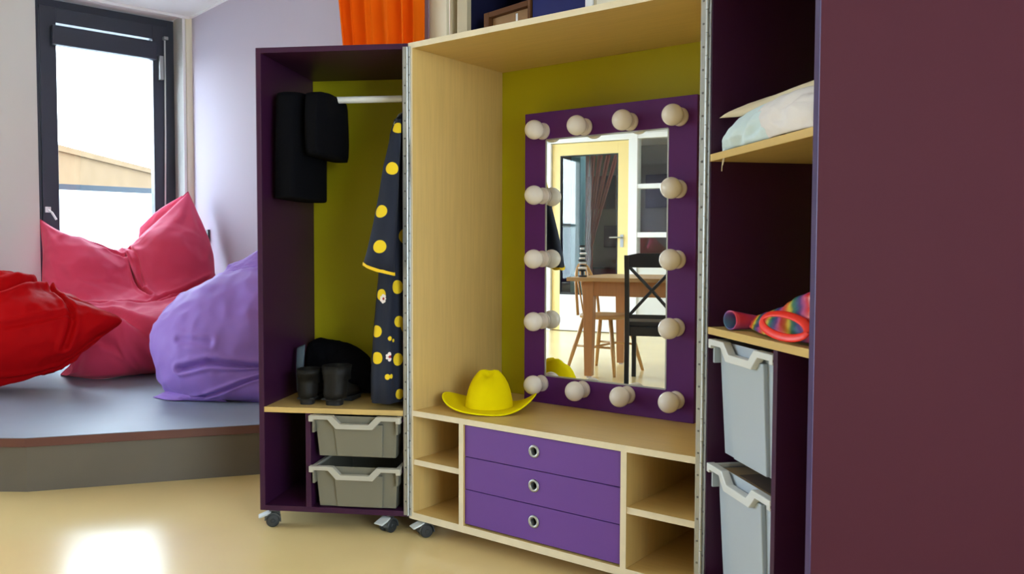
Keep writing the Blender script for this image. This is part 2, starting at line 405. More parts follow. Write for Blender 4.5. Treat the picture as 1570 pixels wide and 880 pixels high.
# door wall with opening for the door and the sidelight
DT0, DT1, SL1 = 1.185, 2.36, 3.9
bm = bmesh.new()
rbox(bm, -RV, DT0, DOORW, DOORW + 0.12, 0, CEIL)
rbox(bm, DT0, SL1, DOORW, DOORW + 0.12, 2.36, CEIL)
rbox(bm, SL1, TEND, DOORW, DOORW + 0.12, 0, CEIL)
rbox(bm, DT1, SL1, DOORW, DOORW + 0.12, 0, 0.80)
struct('wall_door', bm, 'wall')
bm = bmesh.new(); rbox(bm, -RV, TEND, 11.3, 11.45, 0, CEIL); struct('wall_corridor', bm, 'grey_wall')
bm = bmesh.new(); rbox(bm, -RV, -RV + 0.1, DOORW + 0.12, 11.3, 0, CEIL); struct('wall_corridor_end', bm, 'grey_wall')
# pale reveal linings beside the near window
bm = bmesh.new(); rbox(bm, -0.177, 0.004, 0.050, 0.069, 0.235, CEIL); struct('trim_1', bm, 'reveal')
bm = bmesh.new(); rbox(bm, 0.0, 0.012, 0.0, 0.045, 0.235, CEIL); struct('trim_2', bm, 'cream')
bm = bmesh.new(); rbox(bm, 0.0, 1.0, 0.0, 0.02, CEIL - 0.012, CEIL - 0.0005); rbox(bm, 0, 0.02, 0.02, 3.0, CEIL - 0.02, CEIL - 0.0005); struct('trim_3', bm, 'reveal')
bm = bmesh.new(); rbox(bm, -RV, 0, 0.069, 1.06, 0.235, 0.25); struct('trim_4', bm, 'reveal')

# near window: outer frame, sash, pane, blind cassette, rod
def room_part(name, boxes, m, parent, bevel=0.002):
    b = bmesh.new()
    for q in boxes: rbox(b, *q)
    return fin(name, b, m, parent, bevel=bevel)
def ringboxes(t0, t1, w0, w1, z0, z1, k):
    return [(t0, t1, w0, w0 + k, z0, z1), (t0, t1, w1 - k, w1, z0, z1), (t0, t1, w0 + k, w1 - k, z0, z0 + k), (t0, t1, w0 + k, w1 - k, z1 - k, z1)]
win = empty('window_1', (0, 0, 0)); win['kind'] = 'structure'
room_part('window_frame', ringboxes(-0.25, -0.177, 0.069, 1.06, 0.25, 2.745, 0.058), 'anthracite', win)
room_part('sash', ringboxes(-0.235, -0.160, 0.128, 1.0, 0.31, 2.69, 0.105) , 'anthracite', win)
room_part('pane', [(-0.215, -0.205, 0.233, 0.895, 0.41, 2.59)], 'glass', win, bevel=0)
room_part('blind_cassette', [(-0.165, -0.095, 0.222, 0.935, 2.42, 2.555)], 'anthracite', win, 0.008)
b = bmesh.new(); tube(b, [RM(-0.150, 0.145, 2.60), RM(-0.150, 0.150, 1.9), RM(-0.150, 0.160, 1.31)], 0.006, 8)
hr = fin('window_rod', b, 'white_metal', win, smooth=True)
b = bmesh.new(); rbox(b, -0.16, -0.12, 0.128, 0.16, 2.585, 2.61); rbox(b, -0.16, -0.125, 0.165, 0.195, 2.28, 2.46); rbox(b, -0.16, -0.12, 0.12, 0.20, 1.285, 1.30)
fin('rod_bracket', b, 'steel', win, bevel=0.002)
b = bmesh.new(); tube(b, [RM(-0.15, 0.975, 1.27), RM(-0.12, 0.955, 1.25), RM(-0.11, 0.93, 1.20)], 0.008, 8); rbox(b, -0.16, -0.14, 0.955, 0.99, 1.25, 1.29)
fin('stay_catch', b, 'white_metal', win, smooth=False)
for k, (w0, w1, z0, z1) in enumerate(WINS[1:]):
    wi = empty('window_%d' % (k + 2), (0, 0, 0)); wi['kind'] = 'structure'
    room_part('window_frame', ringboxes(-0.2, -0.14, w0, w1, z0, z1, 0.06) + [(-0.2, -0.14, (w0 + w1) / 2 - 0.03, (w0 + w1) / 2 + 0.03, z0 + 0.06, z1 - 0.06)], 'anthracite', wi)
    room_part('pane', [(-0.175, -0.168, w0 + 0.06, w1 - 0.06, z0 + 0.06, z1 - 0.06)], 'glass', wi, bevel=0)

wi = empty('window_5', (0, 0, 0)); wi['kind'] = 'structure'  # added window in the unseen back wall, there for its daylight
def ringx(t0, t1, w0, w1, z0, z1, k): return ringboxes(t0, t1, w0, w1, z0, z1, k)
room_part('window_frame', ringx(TEND + 0.08, TEND + 0.14, ADDED_BACKW[0], ADDED_BACKW[1], ADDED_BACKW[2], ADDED_BACKW[3], 0.06), 'anthracite', wi)
room_part('pane', [(TEND + 0.105, TEND + 0.112, ADDED_BACKW[0] + 0.06, ADDED_BACKW[1] - 0.06, ADDED_BACKW[2] + 0.06, ADDED_BACKW[3] - 0.06)], 'glass', wi, bevel=0)

# outside
bm = bmesh.new(); rbox(bm, -60, -0.32, -40, 40, -0.6, -0.05); o = struct('ground', bm, 'pave')
rl = empty('balcony_railing', RM(-1.6, 0.5, -0.05), label='pale balcony railing panel with a grey top rail outside the window', cat='railing')
def to_parent(o, par):
    mw = Matrix.Translation(-Vector(par.location)); o.data.transform(mw); return o
zr = onp(150, 288, RM(-1.6, 0, 0), A2).z
b = bmesh.new(); rbox(b, -1.62, -1.60, -1.2, 2.2, -0.05, zr - 0.03); to_parent(fin('panel', b, 'rail_white', rl), rl)
b = bmesh.new(); rbox(b, -1.64, -1.58, -1.2, 2.2, zr - 0.03, zr + 0.018); to_parent(fin('top_rail', b, 'rail_grey', rl), rl)
q0 = onp(60, 225, Vector((-11.5, 20, 0)), Vector((0, 1, 0))); q1 = aty(262, 279, 29.0)
bz = q0.z + 0.15
bl = empty('brick_building', (-16, 24, -0.05), label='low tan brick building seen through the window behind the railing', cat='building')
b = bmesh.new()
hexa(b, [Vector(p) - Vector(bl.location) for p in ((-30, 20, -0.05), (q0.x, 20, -0.05), (q1.x, 29, -0.05), (-34, 36, -0.05), (-30, 20, bz - 0.15), (q0.x, 20, bz - 0.15), (q1.x, 29, bz - 0.15), (-34, 36, bz - 0.15))])
fin('brick_wall', b, 'brick', bl)
b = bmesh.new()
hexa(b, [Vector(p) - Vector(bl.location) for p in ((-30.1, 19.9, bz - 0.15), (q0.x + .1, 19.9, bz - 0.15), (q1.x + .1, 29.05, bz - 0.15), (-34, 36.1, bz - 0.15), (-30.1, 19.9, bz), (q0.x + .1, 19.9, bz), (q1.x + .1, 29.05, bz), (-34, 36.1, bz))])
fin('roof_edge', b, 'brick', bl)

# wall latch
b = bmesh.new(); rbox(b, 0.272, 0.302, 0.0, 0.018, 1.04, 1.14); rbox(b, 0.278, 0.296, 0.018, 0.045, 1.06, 1.08)
tag(fin('wall_hook', b, 'steel_dark', bevel=0.002), 'small dark hook fixed low on the lilac wall beside the window corner', 'hook')

# ------------------------------------------------------------------ stage platform
SZ = 0.225
sc = atz(38, 672, SZ); sr = atz(397, 651, SZ)
sd = (sr - sc).normalized()
def line_w0(p, d):    # meet the lilac wall (w = 0)
    t = ((C0 - p).dot(B2)) / d.dot(B2); return p + d * t
far = line_w0(sc, sd)
lf = sc + Vector((-1.0, 0.015, 0)) * 1.5
lf2 = lf + Vector((-0.75, 0.66, 0)) * 1.2
def on_t0(p, d):
    t = ((C0 - p).dot(A2)) / d.dot(A2); return p + d * t
lf3 = on_t0(lf2, Vector((-0.675, 0.738, 0)))
outline = [far, sc, lf, lf2, lf3, RM(0, 0)]
outline = [Vector((p.x, p.y, 0)) for p in outline]
cen = sum(outline, Vector()) / len(outline)
def inset(ps, d):
    n = len(ps); out = []
    for i in range(n):
        a, b_, c = ps[i - 1], ps[i], ps[(i + 1) % n]
        d1 = (b_ - a).normalized(); d2 = (c - b_).normalized()
        n1 = Vector((-d1.y, d1.x, 0)); n2 = Vector((-d2.y, d2.x, 0))
        if n1.dot(cen - b_) < 0: n1 = -n1
        if n2.dot(cen - b_) < 0: n2 = -n2
        k = (n1 + n2); out.append(b_ + k * (d / max(0.3, (1 + n1.dot(n2)))))
    return out
g = inset(outline, 0.004)
plat = empty('stage_platform', (cen.x, cen.y, 0), label='low grey stage platform with a brown edge strip in the window corner', cat='platform')
def poly_prism(ps, z0, z1):
    b = bmesh.new(); A = [b.verts.new((p.x - cen.x, p.y - cen.y, z0)) for p in ps]; B = [b.verts.new((p.x - cen.x, p.y - cen.y, z1)) for p in ps]
    b.faces.new(A); b.faces.new(B)
    for i in range(len(ps)): b.faces.new((A[i], A[(i + 1) % len(ps)], B[(i + 1) % len(ps)], B[i]))
    return b
fin('riser', poly_prism(inset(outline, 0.014), 0.0, SZ - 0.038), 'stage_side', plat)
fin('edge_strip', poly_prism(inset(outline, 0.002), SZ - 0.038, SZ - 0.002), 'stage_edge', plat, bevel=0.002)
fin('platform_top', poly_prism(inset(outline, 0.006), SZ - 0.002, SZ), 'stage_top', plat)

# ------------------------------------------------------------------ folding wardrobe, three units
T = 0.019
ZB, ZT = 0.064, 1.702
X0 = Vector((-0.3565, 2.8863, 0))
AL, BE, GA = -0.6514, -0.1313, -1.3924
eM = Vector((math.cos(AL), math.sin(AL), 0)); nM = Vector((-eM.y, eM.x, 0))
eL = Vector((math.cos(BE), math.sin(BE), 0)); nL = Vector((-eL.y, eL.x, 0))
eR = Vector((math.cos(GA), math.sin(GA), 0)); nR = Vector((-eR.y, eR.x, 0))
WM, WL, WR, DP = 1.093, 0.546, 0.546, 0.505
X1 = X0 + eM * (WM + 0.004)
XL = X0 - eL * 0.003

def make_caster(parent, x, y, rz, brake=True):
    c = empty('caster', (x, y, 0), rz); c.parent = parent
    b = bmesh.new(); bx(b, -0.024, 0.024, -0.024, 0.024, ZB - 0.004, ZB)
    lathe(b, [(0.0, ZB - 0.016), (0.012, ZB - 0.016), (0.015, ZB - 0.004), (0, ZB - 0.004)], seg=16)
    fin('mounting_plate', b, 'steel_dark', c)
    for s in (-1, 1):
        b = bmesh.new(); lathe(b, [(0, s * 0.006), (0.019, s * 0.006), (0.0235, s * 0.009), (0.0235, s * 0.021), (0.019, s * 0.024), (0.008, s * 0.0245), (0.006, s * 0.027), (0, s * 0.027)], c=(0, -0.012, 0.0235), axis='X', seg=24)
        fin('wheel', b, 'wheel', c, smooth=False)
    b = bmesh.new()
    rings = []
    for k in range(9):
        a = -0.2 + k / 8 * (PI + 0.1)
        cy, cz = -0.012 + 0.029 * math.cos(a), 0.0235 + 0.029 * math.sin(a)
        ci, cj = -0.012 + 0.025 * math.cos(a), 0.0235 + 0.025 * math.sin(a)
        rings.append([Vector((-0.024, cy, cz)), Vector((0.024, cy, cz)), Vector((0.024, ci, cj)), Vector((-0.024, ci, cj))])
    loft(b, rings); bx(b, -0.005, 0.005, -0.03, 0.014, 0.016, 0.05)
    fin('hood', b, 'hood', c)
    if brake:
        b = bmesh.new()
        hexa(b, [(-0.022, -0.060, 0.034), (0.022, -0.060, 0.034), (0.022, -0.022, 0.046), (-0.022, -0.022, 0.046), (-0.019, -0.062, 0.039), (0.019, -0.062, 0.039), (0.021, -0.016, 0.056), (-0.021, -0.016, 0.056)])
        fin('brake_lever', b, 'brake', c, bevel=0.003)
    return c

def side_unit(name, label, org, rz, sgn, wd, shelves, divx, m, trays):
    """sgn -1: local x runs 0..-wd"""
    e = empty(name, org, rz, label, 'wardrobe')
    def X(a, b_): return (min(sgn * a, sgn * b_), max(sgn * a, sgn * b_))
    def P(nm, a, b_, y0, y1, z0, z1, mm, bev=0.0012):
        x = X(a, b_); return box(nm, x[0], x[1], y0, y1, z0, z1, mm, e, bev)
    P('side_panel', 0, T, 0, DP, ZB, ZT, m)
    P('side_panel', wd - T, wd, 0, DP, ZB, ZT, m)
    P('top_panel', T, wd - T, 0, DP, ZT - T, ZT, m)
    P('bottom_panel', T, wd - T, 0, DP, ZB, ZB + T, m)
    P('back_panel', T, wd - T, DP - 0.008, DP - 0.001, ZB + T, ZT - T, 'lime')
    return e, P
L_, PL = side_unit('folding_wardrobe_unit', 'dark plum wardrobe unit on castors beside the bean bags, left of the vanity unit', XL, BE, -1, WL, None, None, 'plum', None)
PL('shelf', T, WL - T, -0.001, DP - 0.008, 0.4377 - T, 0.4377, 'maple_h')
PL('divider', 0.3548, 0.3548 + T, 0, DP - 0.008, ZB + T, 0.4377 - T, 'plum')
b = bmesh.new(); tube(b, [(-T, 0.19, 1.549), (-(WL - T), 0.19, 1.549)], 0.0125, 20); fin('clothes_rail', b, 'white_metal', L_, smooth=False)
for q_, s_ in ((-T, -0.006), (-(WL - T), 0.006)):
    b = bmesh.new(); lathe(b, [(0, 0), (0.022, 0), (0.022, s_), (0, s_)], c=(q_, 0.19, 1.549), axis='X'); fin('rail_socket', b, 'white_metal', L_)
make_caster(L_, -(WL - 0.045), 0.035, -1.15); make_caster(L_, -0.075, 0.035, -0.55); make_caster(L_, -(WL - 0.045), DP - 0.05, 0.4); make_caster(L_, -0.075, DP - 0.05, 0.6)

R_, PR = side_unit('folding_wardrobe_unit', 'plum wardrobe unit at right with shelves of folded cloth, its end panel facing the camera', X1, GA, 1, WR, None, None, 'plum', None)
for ch in list(R_.children):
    if ch.name.startswith('side_panel') and ch.data.vertices[0].co.x > 0.3:
        ch.data.materials[0] = M['plum_warm_lit']; ch['label'] = 'plum outer end panel, red tint of warm light in its colour'
PR('edge_band', WR - T, WR, -0.0015, 0.0, ZB, ZT, 'edge_plum', 0)
PR('shelf', T, WR - T, -0.001, DP - 0.008, 1.2504 - T, 1.2504, 'maple_h')
PR('shelf', T, WR - T, -0.001, DP - 0.008, 0.7976 - T, 0.7976, 'maple_h')
PR('divider', 0.3744, 0.3744 + T, 0, DP - 0.008, ZB + T, 0.7976 - T, 'plum')
for x, y in ((0.05, 0.05), (WR - 0.05, 0.05), (0.05, DP - 0.05), (WR - 0.05, DP - 0.05)): make_caster(R_, x, y, 0.8)

# middle unit
V_ = empty('folding_vanity_unit', X0, AL, 'pale maple vanity unit with lime back and three violet drawers, between the two plum wardrobes', 'dresser')
ZBM = 0.060
def PM(nm, a, b_, y0, y1, z0, z1, mm, bev=0.0012, parent=None): return box(nm, a, b_, y0, y1, z0, z1, mm, parent or V_, bev)
PM('side_panel', 0, T, 0, DP, ZBM, ZT, 'maple_v'); PM('side_panel', WM - T, WM, 0, DP, ZBM, ZT, 'maple_v')
PM('top_panel', T, WM - T, 0, DP, ZT - T, ZT, 'maple_h'); PM('bottom_panel', T, WM - T, 0, DP, ZBM, ZBM + 0.024, 'maple_h')
PM('back_panel', T, WM - T, DP - 0.008, DP - 0.001, 0.4414, ZT - T, 'lime')
o = PM('back_panel', T, WM - T, DP - 0.008, DP - 0.001, ZBM + 0.024, 0.4414 - T, 'maple_v')
PM('worktop', T, WM - T, 0, DP - 0.001, 0.4414 - T, 0.4414, 'maple_h')
for nm, a, b_, z0, z1 in (('edge_band', 0, T, ZBM, ZT), ('edge_band', T, WM - T, ZT - T, ZT), ('edge_band', T, WM - T, 0.4414 - T, 0.4414), ('edge_band', T, WM - T, ZBM, ZBM + 0.024)):
    PM(nm, a, b_, -0.0012, 0, z0, z1, 'maple_edge', 0)
for xx in (0.2292, 0.8432):
    PM('divider', xx, xx + T, 0, DP - 0.008, ZBM + 0.024, 0.4414 - T, 'maple_v')
    PM('edge_band', xx, xx + T, -0.0012, 0, ZBM + 0.024, 0.4414 - T, 'maple_edge', 0)
PM('shelf', T, 0.2292, 0.004, DP - 0.008, 0.2702 - T, 0.2702, 'maple_h'); PM('edge_band', T, 0.2292, 0.003, 0.004, 0.2702 - T, 0.2702, 'maple_edge', 0)
PM('shelf', 0.8432 + T, WM - T, 0.004, DP - 0.008, 0.2632 - T, 0.2632, 'maple_h'); PM('edge_band', 0.8432 + T, WM - T, 0.003, 0.004, 0.2632 - T, 0.2632, 'maple_edge', 0)
dz = [(0.3165, 0.4195), (0.2072, 0.3135), (0.090, 0.2042)]
for z0, z1 in dz:
    dr = empty('drawer', (0, 0, 0)); dr.parent = V_
    xa, xb = 0.2292 + T + 0.002, 0.8432 - 0.002
    # front with a real hole for the pull
    b = bmesh.new(); cx, cz = 0.532, (z0 + z1) / 2 + 0.006; rh = 0.0125; y0_, y1_ = 0.006, 0.024; n = 32
    def rect(k):
        a = 2 * PI * k / n + PI / 4; c_, s_ = math.cos(a), math.sin(a); mxx = max(abs(c_), abs(s_)); c_, s_ = c_ / mxx, s_ / mxx
        return (cx + (c_ * (xb - cx) if c_ > 0 else c_ * (cx - xa)), cz + (s_ * (z1 - cz) if s_ > 0 else s_ * (cz - z0)))
    O0 = []; I0 = []; O1 = []; I1 = []
    for k in range(n):
        rx, rz = rect(k); a = 2 * PI * k / n + PI / 4
        O0.append(b.verts.new((rx, y0_, rz))); I0.append(b.verts.new((cx + rh * math.cos(a), y0_, cz + rh * math.sin(a))))
        O1.append(b.verts.new((rx, y1_, rz))); I1.append(b.verts.new((cx + rh * math.cos(a), y1_, cz + rh * math.sin(a))))
    for k in range(n):
        k2 = (k + 1) % n
        for q in ((O0[k], O0[k2], I0[k2], I0[k]), (O1[k], O1[k2], I1[k2], I1[k]), (O0[k], O0[k2], O1[k2], O1[k]), (I0[k], I0[k2], I1[k2], I1[k])): b.faces.new(q)
    fin('drawer_front', b, 'violet', dr)
    b = bmesh.new()
    bx(b, xa + 0.012, xa + 0.024, y1_, 0.44, z0 + 0.008, z1 - 0.02); bx(b, xb - 0.024, xb - 0.012, y1_, 0.44, z0 + 0.008, z1 - 0.02)
    bx(b, xa + 0.024, xb - 0.024, y1_ + 0.02, 0.44, z0 + 0.008, z0 + 0.014); bx(b, xa + 0.024, xb - 0.024, 0.43, 0.44, z0 + 0.014, z1 - 0.02)
    fin('drawer_box', b, 'maple_h', dr)
    b = bmesh.new(); lathe(b, [(rh - 0.001, 0.022), (rh - 0.001, y0_ - 0.001), (rh, y0_ - 0.0035), (rh + 0.004, y0_ - 0.0045), (rh + 0.0075, y0_ - 0.003), (rh + 0.008, y0_), (rh + 0.0, y0_), (rh, 0.022), (rh - 0.001, 0.022)], c=(cx, 0, cz), axis='Y', seg=32)
    fin('grommet_pull', b, 'steel', dr, smooth=True)
make_caster(V_, 0.055, 0.035, -0.45); make_caster(V_, WM - 0.06, 0.05, 0.3); make_caster(V_, 0.055, DP - 0.05, 0.5); make_caster(V_, WM - 0.06, DP - 0.05, 0.2)

# piano hinges: leaves on the front edges, knuckle between
def hinge(parent, xa, xb, xk, off):
    h = empty('piano_hinge', (0, 0, 0)); h.parent = parent
    box('leaf', xa, xb, -0.0032, -0.0013, ZB + 0.006, ZT - 0.012, 'steel', h, 0.0004)
    b = bmesh.new(); z = ZB + 0.006
    while z < ZT - 0.03:
        tube(b, [(xk, -0.0055, z), (xk, -0.0055, min(z + 0.0585, ZT - 0.012))], 0.0042, 10); z += 0.06
    fin('knuckle', b, 'steel', h, smooth=False)
    sm = bmesh.new(); lathe(sm, [(0, -0.0042), (0.0022, -0.0042), (0.0032, -0.0034), (0.0032, -0.0032), (0, -0.0032)], axis='Y', seg=12)
    s0 = fin('screw', sm, 'steel_dark', h, loc=((xa + xb) / 2, 0, ZB + 0.03))
    for k in range(1, 27):
        c = s0.copy(); COL.objects.link(c); c.location = ((xa + xb) / 2, 0, ZB + 0.03 + k * 0.06)
    return h
hinge(V_, 0.0005, 0.0125, -0.0015, 0); hinge(V_, WM - 0.0185, WM - 0.003, WM + 0.001, 0)
for u_, a_, b__ in ((L_, -0.0165, -0.0015), (R_, 0.001, 0.0165)):
    lf_ = box('hinge_leaf', a_, b__, -0.003, -0.0005, ZB + 0.006, ZT - 0.012, 'steel', u_, 0.0004)
    sm = bmesh.new(); lathe(sm, [(0, -0.0040), (0.0022, -0.0040), (0.0032, -0.0032), (0.0032, -0.0030), (0, -0.0030)], axis='Y', seg=12)
    s0 = fin('screw', sm, 'steel_dark', lf_, loc=((a_ + b__) / 2, 0, ZB + 0.055))
    for k in range(1, 26):
        c = s0.copy(); COL.objects.link(c); c.location = ((a_ + b__) / 2, 0, ZB + 0.055 + k * 0.06)

# ------------------------------------------------------------------ vanity mirror with bulbs
vm = empty('vanity_mirror', X0 + nM * 0.394 + Vector((0, 0, 0.4418)), AL, 'large violet framed vanity mirror ringed by round white bulbs on the maple worktop', 'mirror')
U0, U1, MZ1 = 0.2061, 0.8833, 1.0505
G0, G1, H0, H1 = 0.3003, 0.7822, 0.1019, 0.9507
b = bmesh.new()
ot = [(U0, 0), (U1, 0), (U1, MZ1), (U0, MZ1)]; it = [(G0, H0), (G1, H0), (G1, H1), (G0, H1)]
vs = {}
for nm, ps in (('o', ot), ('i', it)):
    for y in (0, 0.034): vs[nm, y] = [b.verts.new((x, y, z)) for x, z in ps]
for k in range(4):
    k2 = (k + 1) % 4
    for q in (('o', 0, 'i', 0), ('o', 0.034, 'i', 0.034), ('o', 0, 'o', 0.034), ('i', 0, 'i', 0.034)):
        b.faces.new((vs[q[0], q[1]][k], vs[q[0], q[1]][k2], vs[q[2], q[3]][k2], vs[q[2], q[3]][k]))
fin('mirror_frame', b, 'frame_violet', vm, bevel=0.001)
box('mirror_glass', G0, G1, 0.001, 0.005, H0, H1, 'mirror', vm, 0)
box('backing_board', G0, G1, 0.006, 0.028, H0, H1, 'frame_violet', vm, 0)
b = bmesh.new()
for a_, b__, c_, d_ in ((G0 - 0.003, G0 + 0.002, H0, H1), (G1 - 0.002, G1 + 0.003, H0, H1), (G0, G1, H0 - 0.003, H0 + 0.002), (G0, G1, H1 - 0.002, H1 + 0.003)): bx(b, a_, b__, -0.001, 0.0008, c_, d_)
fin('glass_edge_bead', b, 'steel', vm)
box('support_batten', U0 + 0.03, U0 + 0.07, 0.034, 0.100, 0.0, MZ1 - 0.05, 'frame_violet', vm); box('support_batten', U1 - 0.07, U1 - 0.03, 0.034, 0.100, 0.0, MZ1 - 0.05, 'frame_violet', vm)
bulbs = [(0.287, 1.424), (0.465, 1.424), (0.643, 1.426), (0.824, 1.426), (0.822, 1.196), (0.821, 0.969), (0.820, 0.749), (0.822, 0.512), (0.287, 1.193), (0.286, 0.966), (0.286, 0.742), (0.286, 0.514), (0.464, 0.510), (0.642, 0.510)]
first = None
for x, z in bulbs:
    z -= 0.4418
    if first is None:
        first = empty('bulb_holder', (x, 0, z)); first.parent = vm
        b = bmesh.new(); lathe(b, [(0, 0.0), (0.030, 0.0), (0.030, -0.006), (0.026, -0.010), (0.022, -0.012), (0.020, -0.024), (0.0, -0.024)], axis='Y', seg=28)
        fin('socket', b, 'socket', first, smooth=True, bevel=0.001)
        b = bmesh.new(); pr = [(0.0, -0.018), (0.016, -0.018), (0.018, -0.026)]
        cy, r = -0.055, 0.0345
        for k in range(15):
            a = math.radians(-58 + k * (148 / 14.0)); pr.append((r * math.cos(a), cy - r * math.sin(a)))
        pr[-1] = (0, cy - r)
        lathe(b, pr, axis='Y', seg=32); fin('globe_bulb', b, 'bulb', first, smooth=True)
    else:
        copy_tree(first, vm, (x, 0, z))

# ------------------------------------------------------------------ storage trays
def make_tray(name, org, rz, wd, dp, ht, label, cat, group, rim_d=0.018, mb='tray', mr='tray_rim'):
    """local: x across 0..wd, y depth from front 0, z bottom 0..ht"""
    e = empty(name, org, rz, label, cat, group)
    cx = wd / 2; b = bmesh.new(); tw = 0.0022
    def shell(x0, x1, y0, y1, X0_, X1_, Y0_, Y1_, z0, z1, mi=0):
        def loop(a, b_, c, d, z): return [Vector((a, c, z)), Vector((b_, c, z)), Vector((b_, d, z)), Vector((a, d, z))]
        lo, hi = loop(x0, x1, y0, y1, z0), loop(X0_, X1_, Y0_, Y1_, z1)
        li, hj = loop(x0 + tw, x1 - tw, y0 + tw, y1 - tw, z0 + tw), loop(X0_ + tw, X1_ - tw, Y0_ + tw, Y1_ - tw, z1)
        R = [[b.verts.new(p) for p in L] for L in (lo, hi, hj, li)]
        for i in range(3):
            for k in range(4): b.faces.new((R[i][k], R[i][(k + 1) % 4], R[i + 1][(k + 1) % 4], R[i + 1][k]))
        b.faces.new(R[0]); b.faces.new(R[3])
    shell(0.026, wd - 0.026, 0.034, dp - 0.03, 0.016, wd - 0.016, 0.020, dp - 0.012, 0.0, ht - 0.004)
    fin('tray_body', b, mb, e, bevel=0.003)
    # proud middle of the front face
    b = bmesh.new(); a0, a1 = 0.26 * wd, 0.80 * wd
    hexa(b, [(a0 + 0.008, 0.024, 0.002), (a1 - 0.006, 0.024, 0.002), (a1 - 0.006, 0.040, 0.002), (a0 + 0.008, 0.040, 0.002), (a0, 0.008, ht - 0.03), (a1, 0.008, ht - 0.03), (a1, 0.021, ht - 0.03), (a0, 0.021, ht - 0.03)])
    fin('front_bulge', b, mb, e, bevel=0.003)
    # rim with the dipped grip
    b = bmesh.new(); h = ht
    top = [(0, h), (0.26 * wd, h), (0.345 * wd, h - 0.028), (0.655 * wd, h - 0.028), (0.74 * wd, h), (wd, h)]
    bot = [(wd, h - rim_d - 0.004), (wd - 0.016, h - rim_d - 0.004), (wd - 0.016, h - rim_d + 0.004), (0.79 * wd, h - rim_d + 0.004), (0.70 * wd, h - 0.028 - rim_d), (0.30 * wd, h - 0.028 - rim_d), (0.21 * wd, h - rim_d + 0.004), (0.016, h - rim_d + 0.004), (0.016, h - rim_d - 0.004), (0, h - rim_d - 0.004)]
    prism(b, top + bot, -0.006, 0.016)
    bx(b, 0.004, 0.020, 0.016, dp, h - 0.010, h - 0.001); bx(b, wd - 0.020, wd - 0.004, 0.016, dp, h - 0.010, h - 0.001); bx(b, 0.020, wd - 0.020, dp - 0.016, dp, h - 0.010, h - 0.001)
    fin('rim', b, mr, e, bevel=0.002)
    # side gusset under the rim corner
    for ga in (0.010, wd - 0.018): box('corner_gusset', ga, ga + 0.008, 0.004, 0.06, h - 0.062, h - 0.018, mb, e, 0.001)
    return e
wdt = 0.3548 - T - 0.006
gt = 'shallow trays in the left wardrobe unit'
def LLoc(x, y, z): return XL + eL * x + nL * y + Vector((0, 0, z))
make_tray('storage_tray', LLoc(-0.3548 + 0.002, -0.022, ZB + T + 0.004), BE, wdt, 0.43, 0.150, 'milky plastic tray, lower of two under the plum unit\'s wooden shelf', 'tray', gt, mb='tray_shaded', mr='rim_shaded')
make_tray('storage_tray', LLoc(-0.3548 + 0.002, -0.022, 0.4377 - T - 0.152), BE, wdt, 0.43, 0.150, 'milky plastic tray, upper of two under the wooden shelf with boots', 'tray', gt, mb='tray_shaded', mr='rim_shaded')
# runners that carry the trays
for zz in (0.4377 - T - 0.152 + 0.139, ZB + T + 0.004 + 0.139):
    for xx in ((-T - 0.003, -T), (-0.3548, -0.3548 + 0.003)):
        box('tray_runner', xx[0], xx[1], 0.0, 0.42, zz - 0.006, zz, 'plum', L_, 0)
def RLoc(x, y, z): return X1 + eR * x + nR * y + Vector((0, 0, z))
wdr = 0.3744 - T - 0.006
gr = 'deep trays in the right wardrobe unit'
make_tray('deep_storage_tray', RLoc(T + 0.005, 0.004, 0.7976 - T - 0.312), GA, wdr, 0.42, 0.300, 'tall milky plastic tray right below the shelf with the rainbow cloth', 'tray', gr, 0.02)
make_tray('deep_storage_tray', RLoc(T + 0.005, 0.004, ZB + T + 0.054), GA, wdr, 0.42, 0.300, 'tall milky plastic tray, lower one, holding a brown cardboard lid', 'tray', gr, 0.02)
for zz in (0.7976 - T - 0.312 + 0.289, ZB + T + 0.054 + 0.289):
    for xx in ((T, T + 0.003), (0.3744 - 0.003, 0.3744)):
        box('tray_runner', xx[0], xx[1], 0.0, 0.42, zz - 0.006, zz, 'plum', R_, 0)
# things in the trays
o = empty('red_cloth_bundle', RLoc(T + 0.17, 0.19, 0.7976 - T - 0.312 + 0.125), GA, 'dark red cloth showing through the grip dip of the upper tall tray', 'cloth')
b = bmesh.new(); loft(b, [sring(0, 0, z, rx, ry, 2.6, amp=0.12) for z, rx, ry in ((0.0, 0.10, 0.09), (0.03, 0.115, 0.105), (0.10, 0.115, 0.10), (0.145, 0.10, 0.09), (0.165, 0.05, 0.05))])
fin('bundled_cloth', b, 'pic_red', o, smooth=True)
bpy.data.objects[o.name].children[0].data.materials[0] = mat('dark_red_cloth', (0.25, 0.008, 0.012, 1), 0.8)
b = bmesh.new(); bx(b, 0.022, wdr - 0.022, 0.03, 0.385, 0.0, 0.004); bx(b, 0.022, wdr - 0.022, 0.03, 0.033, -0.05, 0.0); bx(b, 0.022, wdr - 0.022, 0.382, 0.385, -0.05, 0.0)
o = empty('cardboard_lid', RLoc(T + 0.005, 0.004, ZB + T + 0.054 + 0.285), GA, 'brown cardboard lid lying in the lower tall tray', 'lid')
fin('lid_panel', b, 'cardboard', o, bevel=0.001)
b = bmesh.new(); bx(b, 0.10, wdr - 0.05, 0.04, 0.30, 0.004, 0.0055); fin('dark_patch', b, 'cardboard_d', o)
# coloured things dimly inside the tall trays are left to the milky plastic

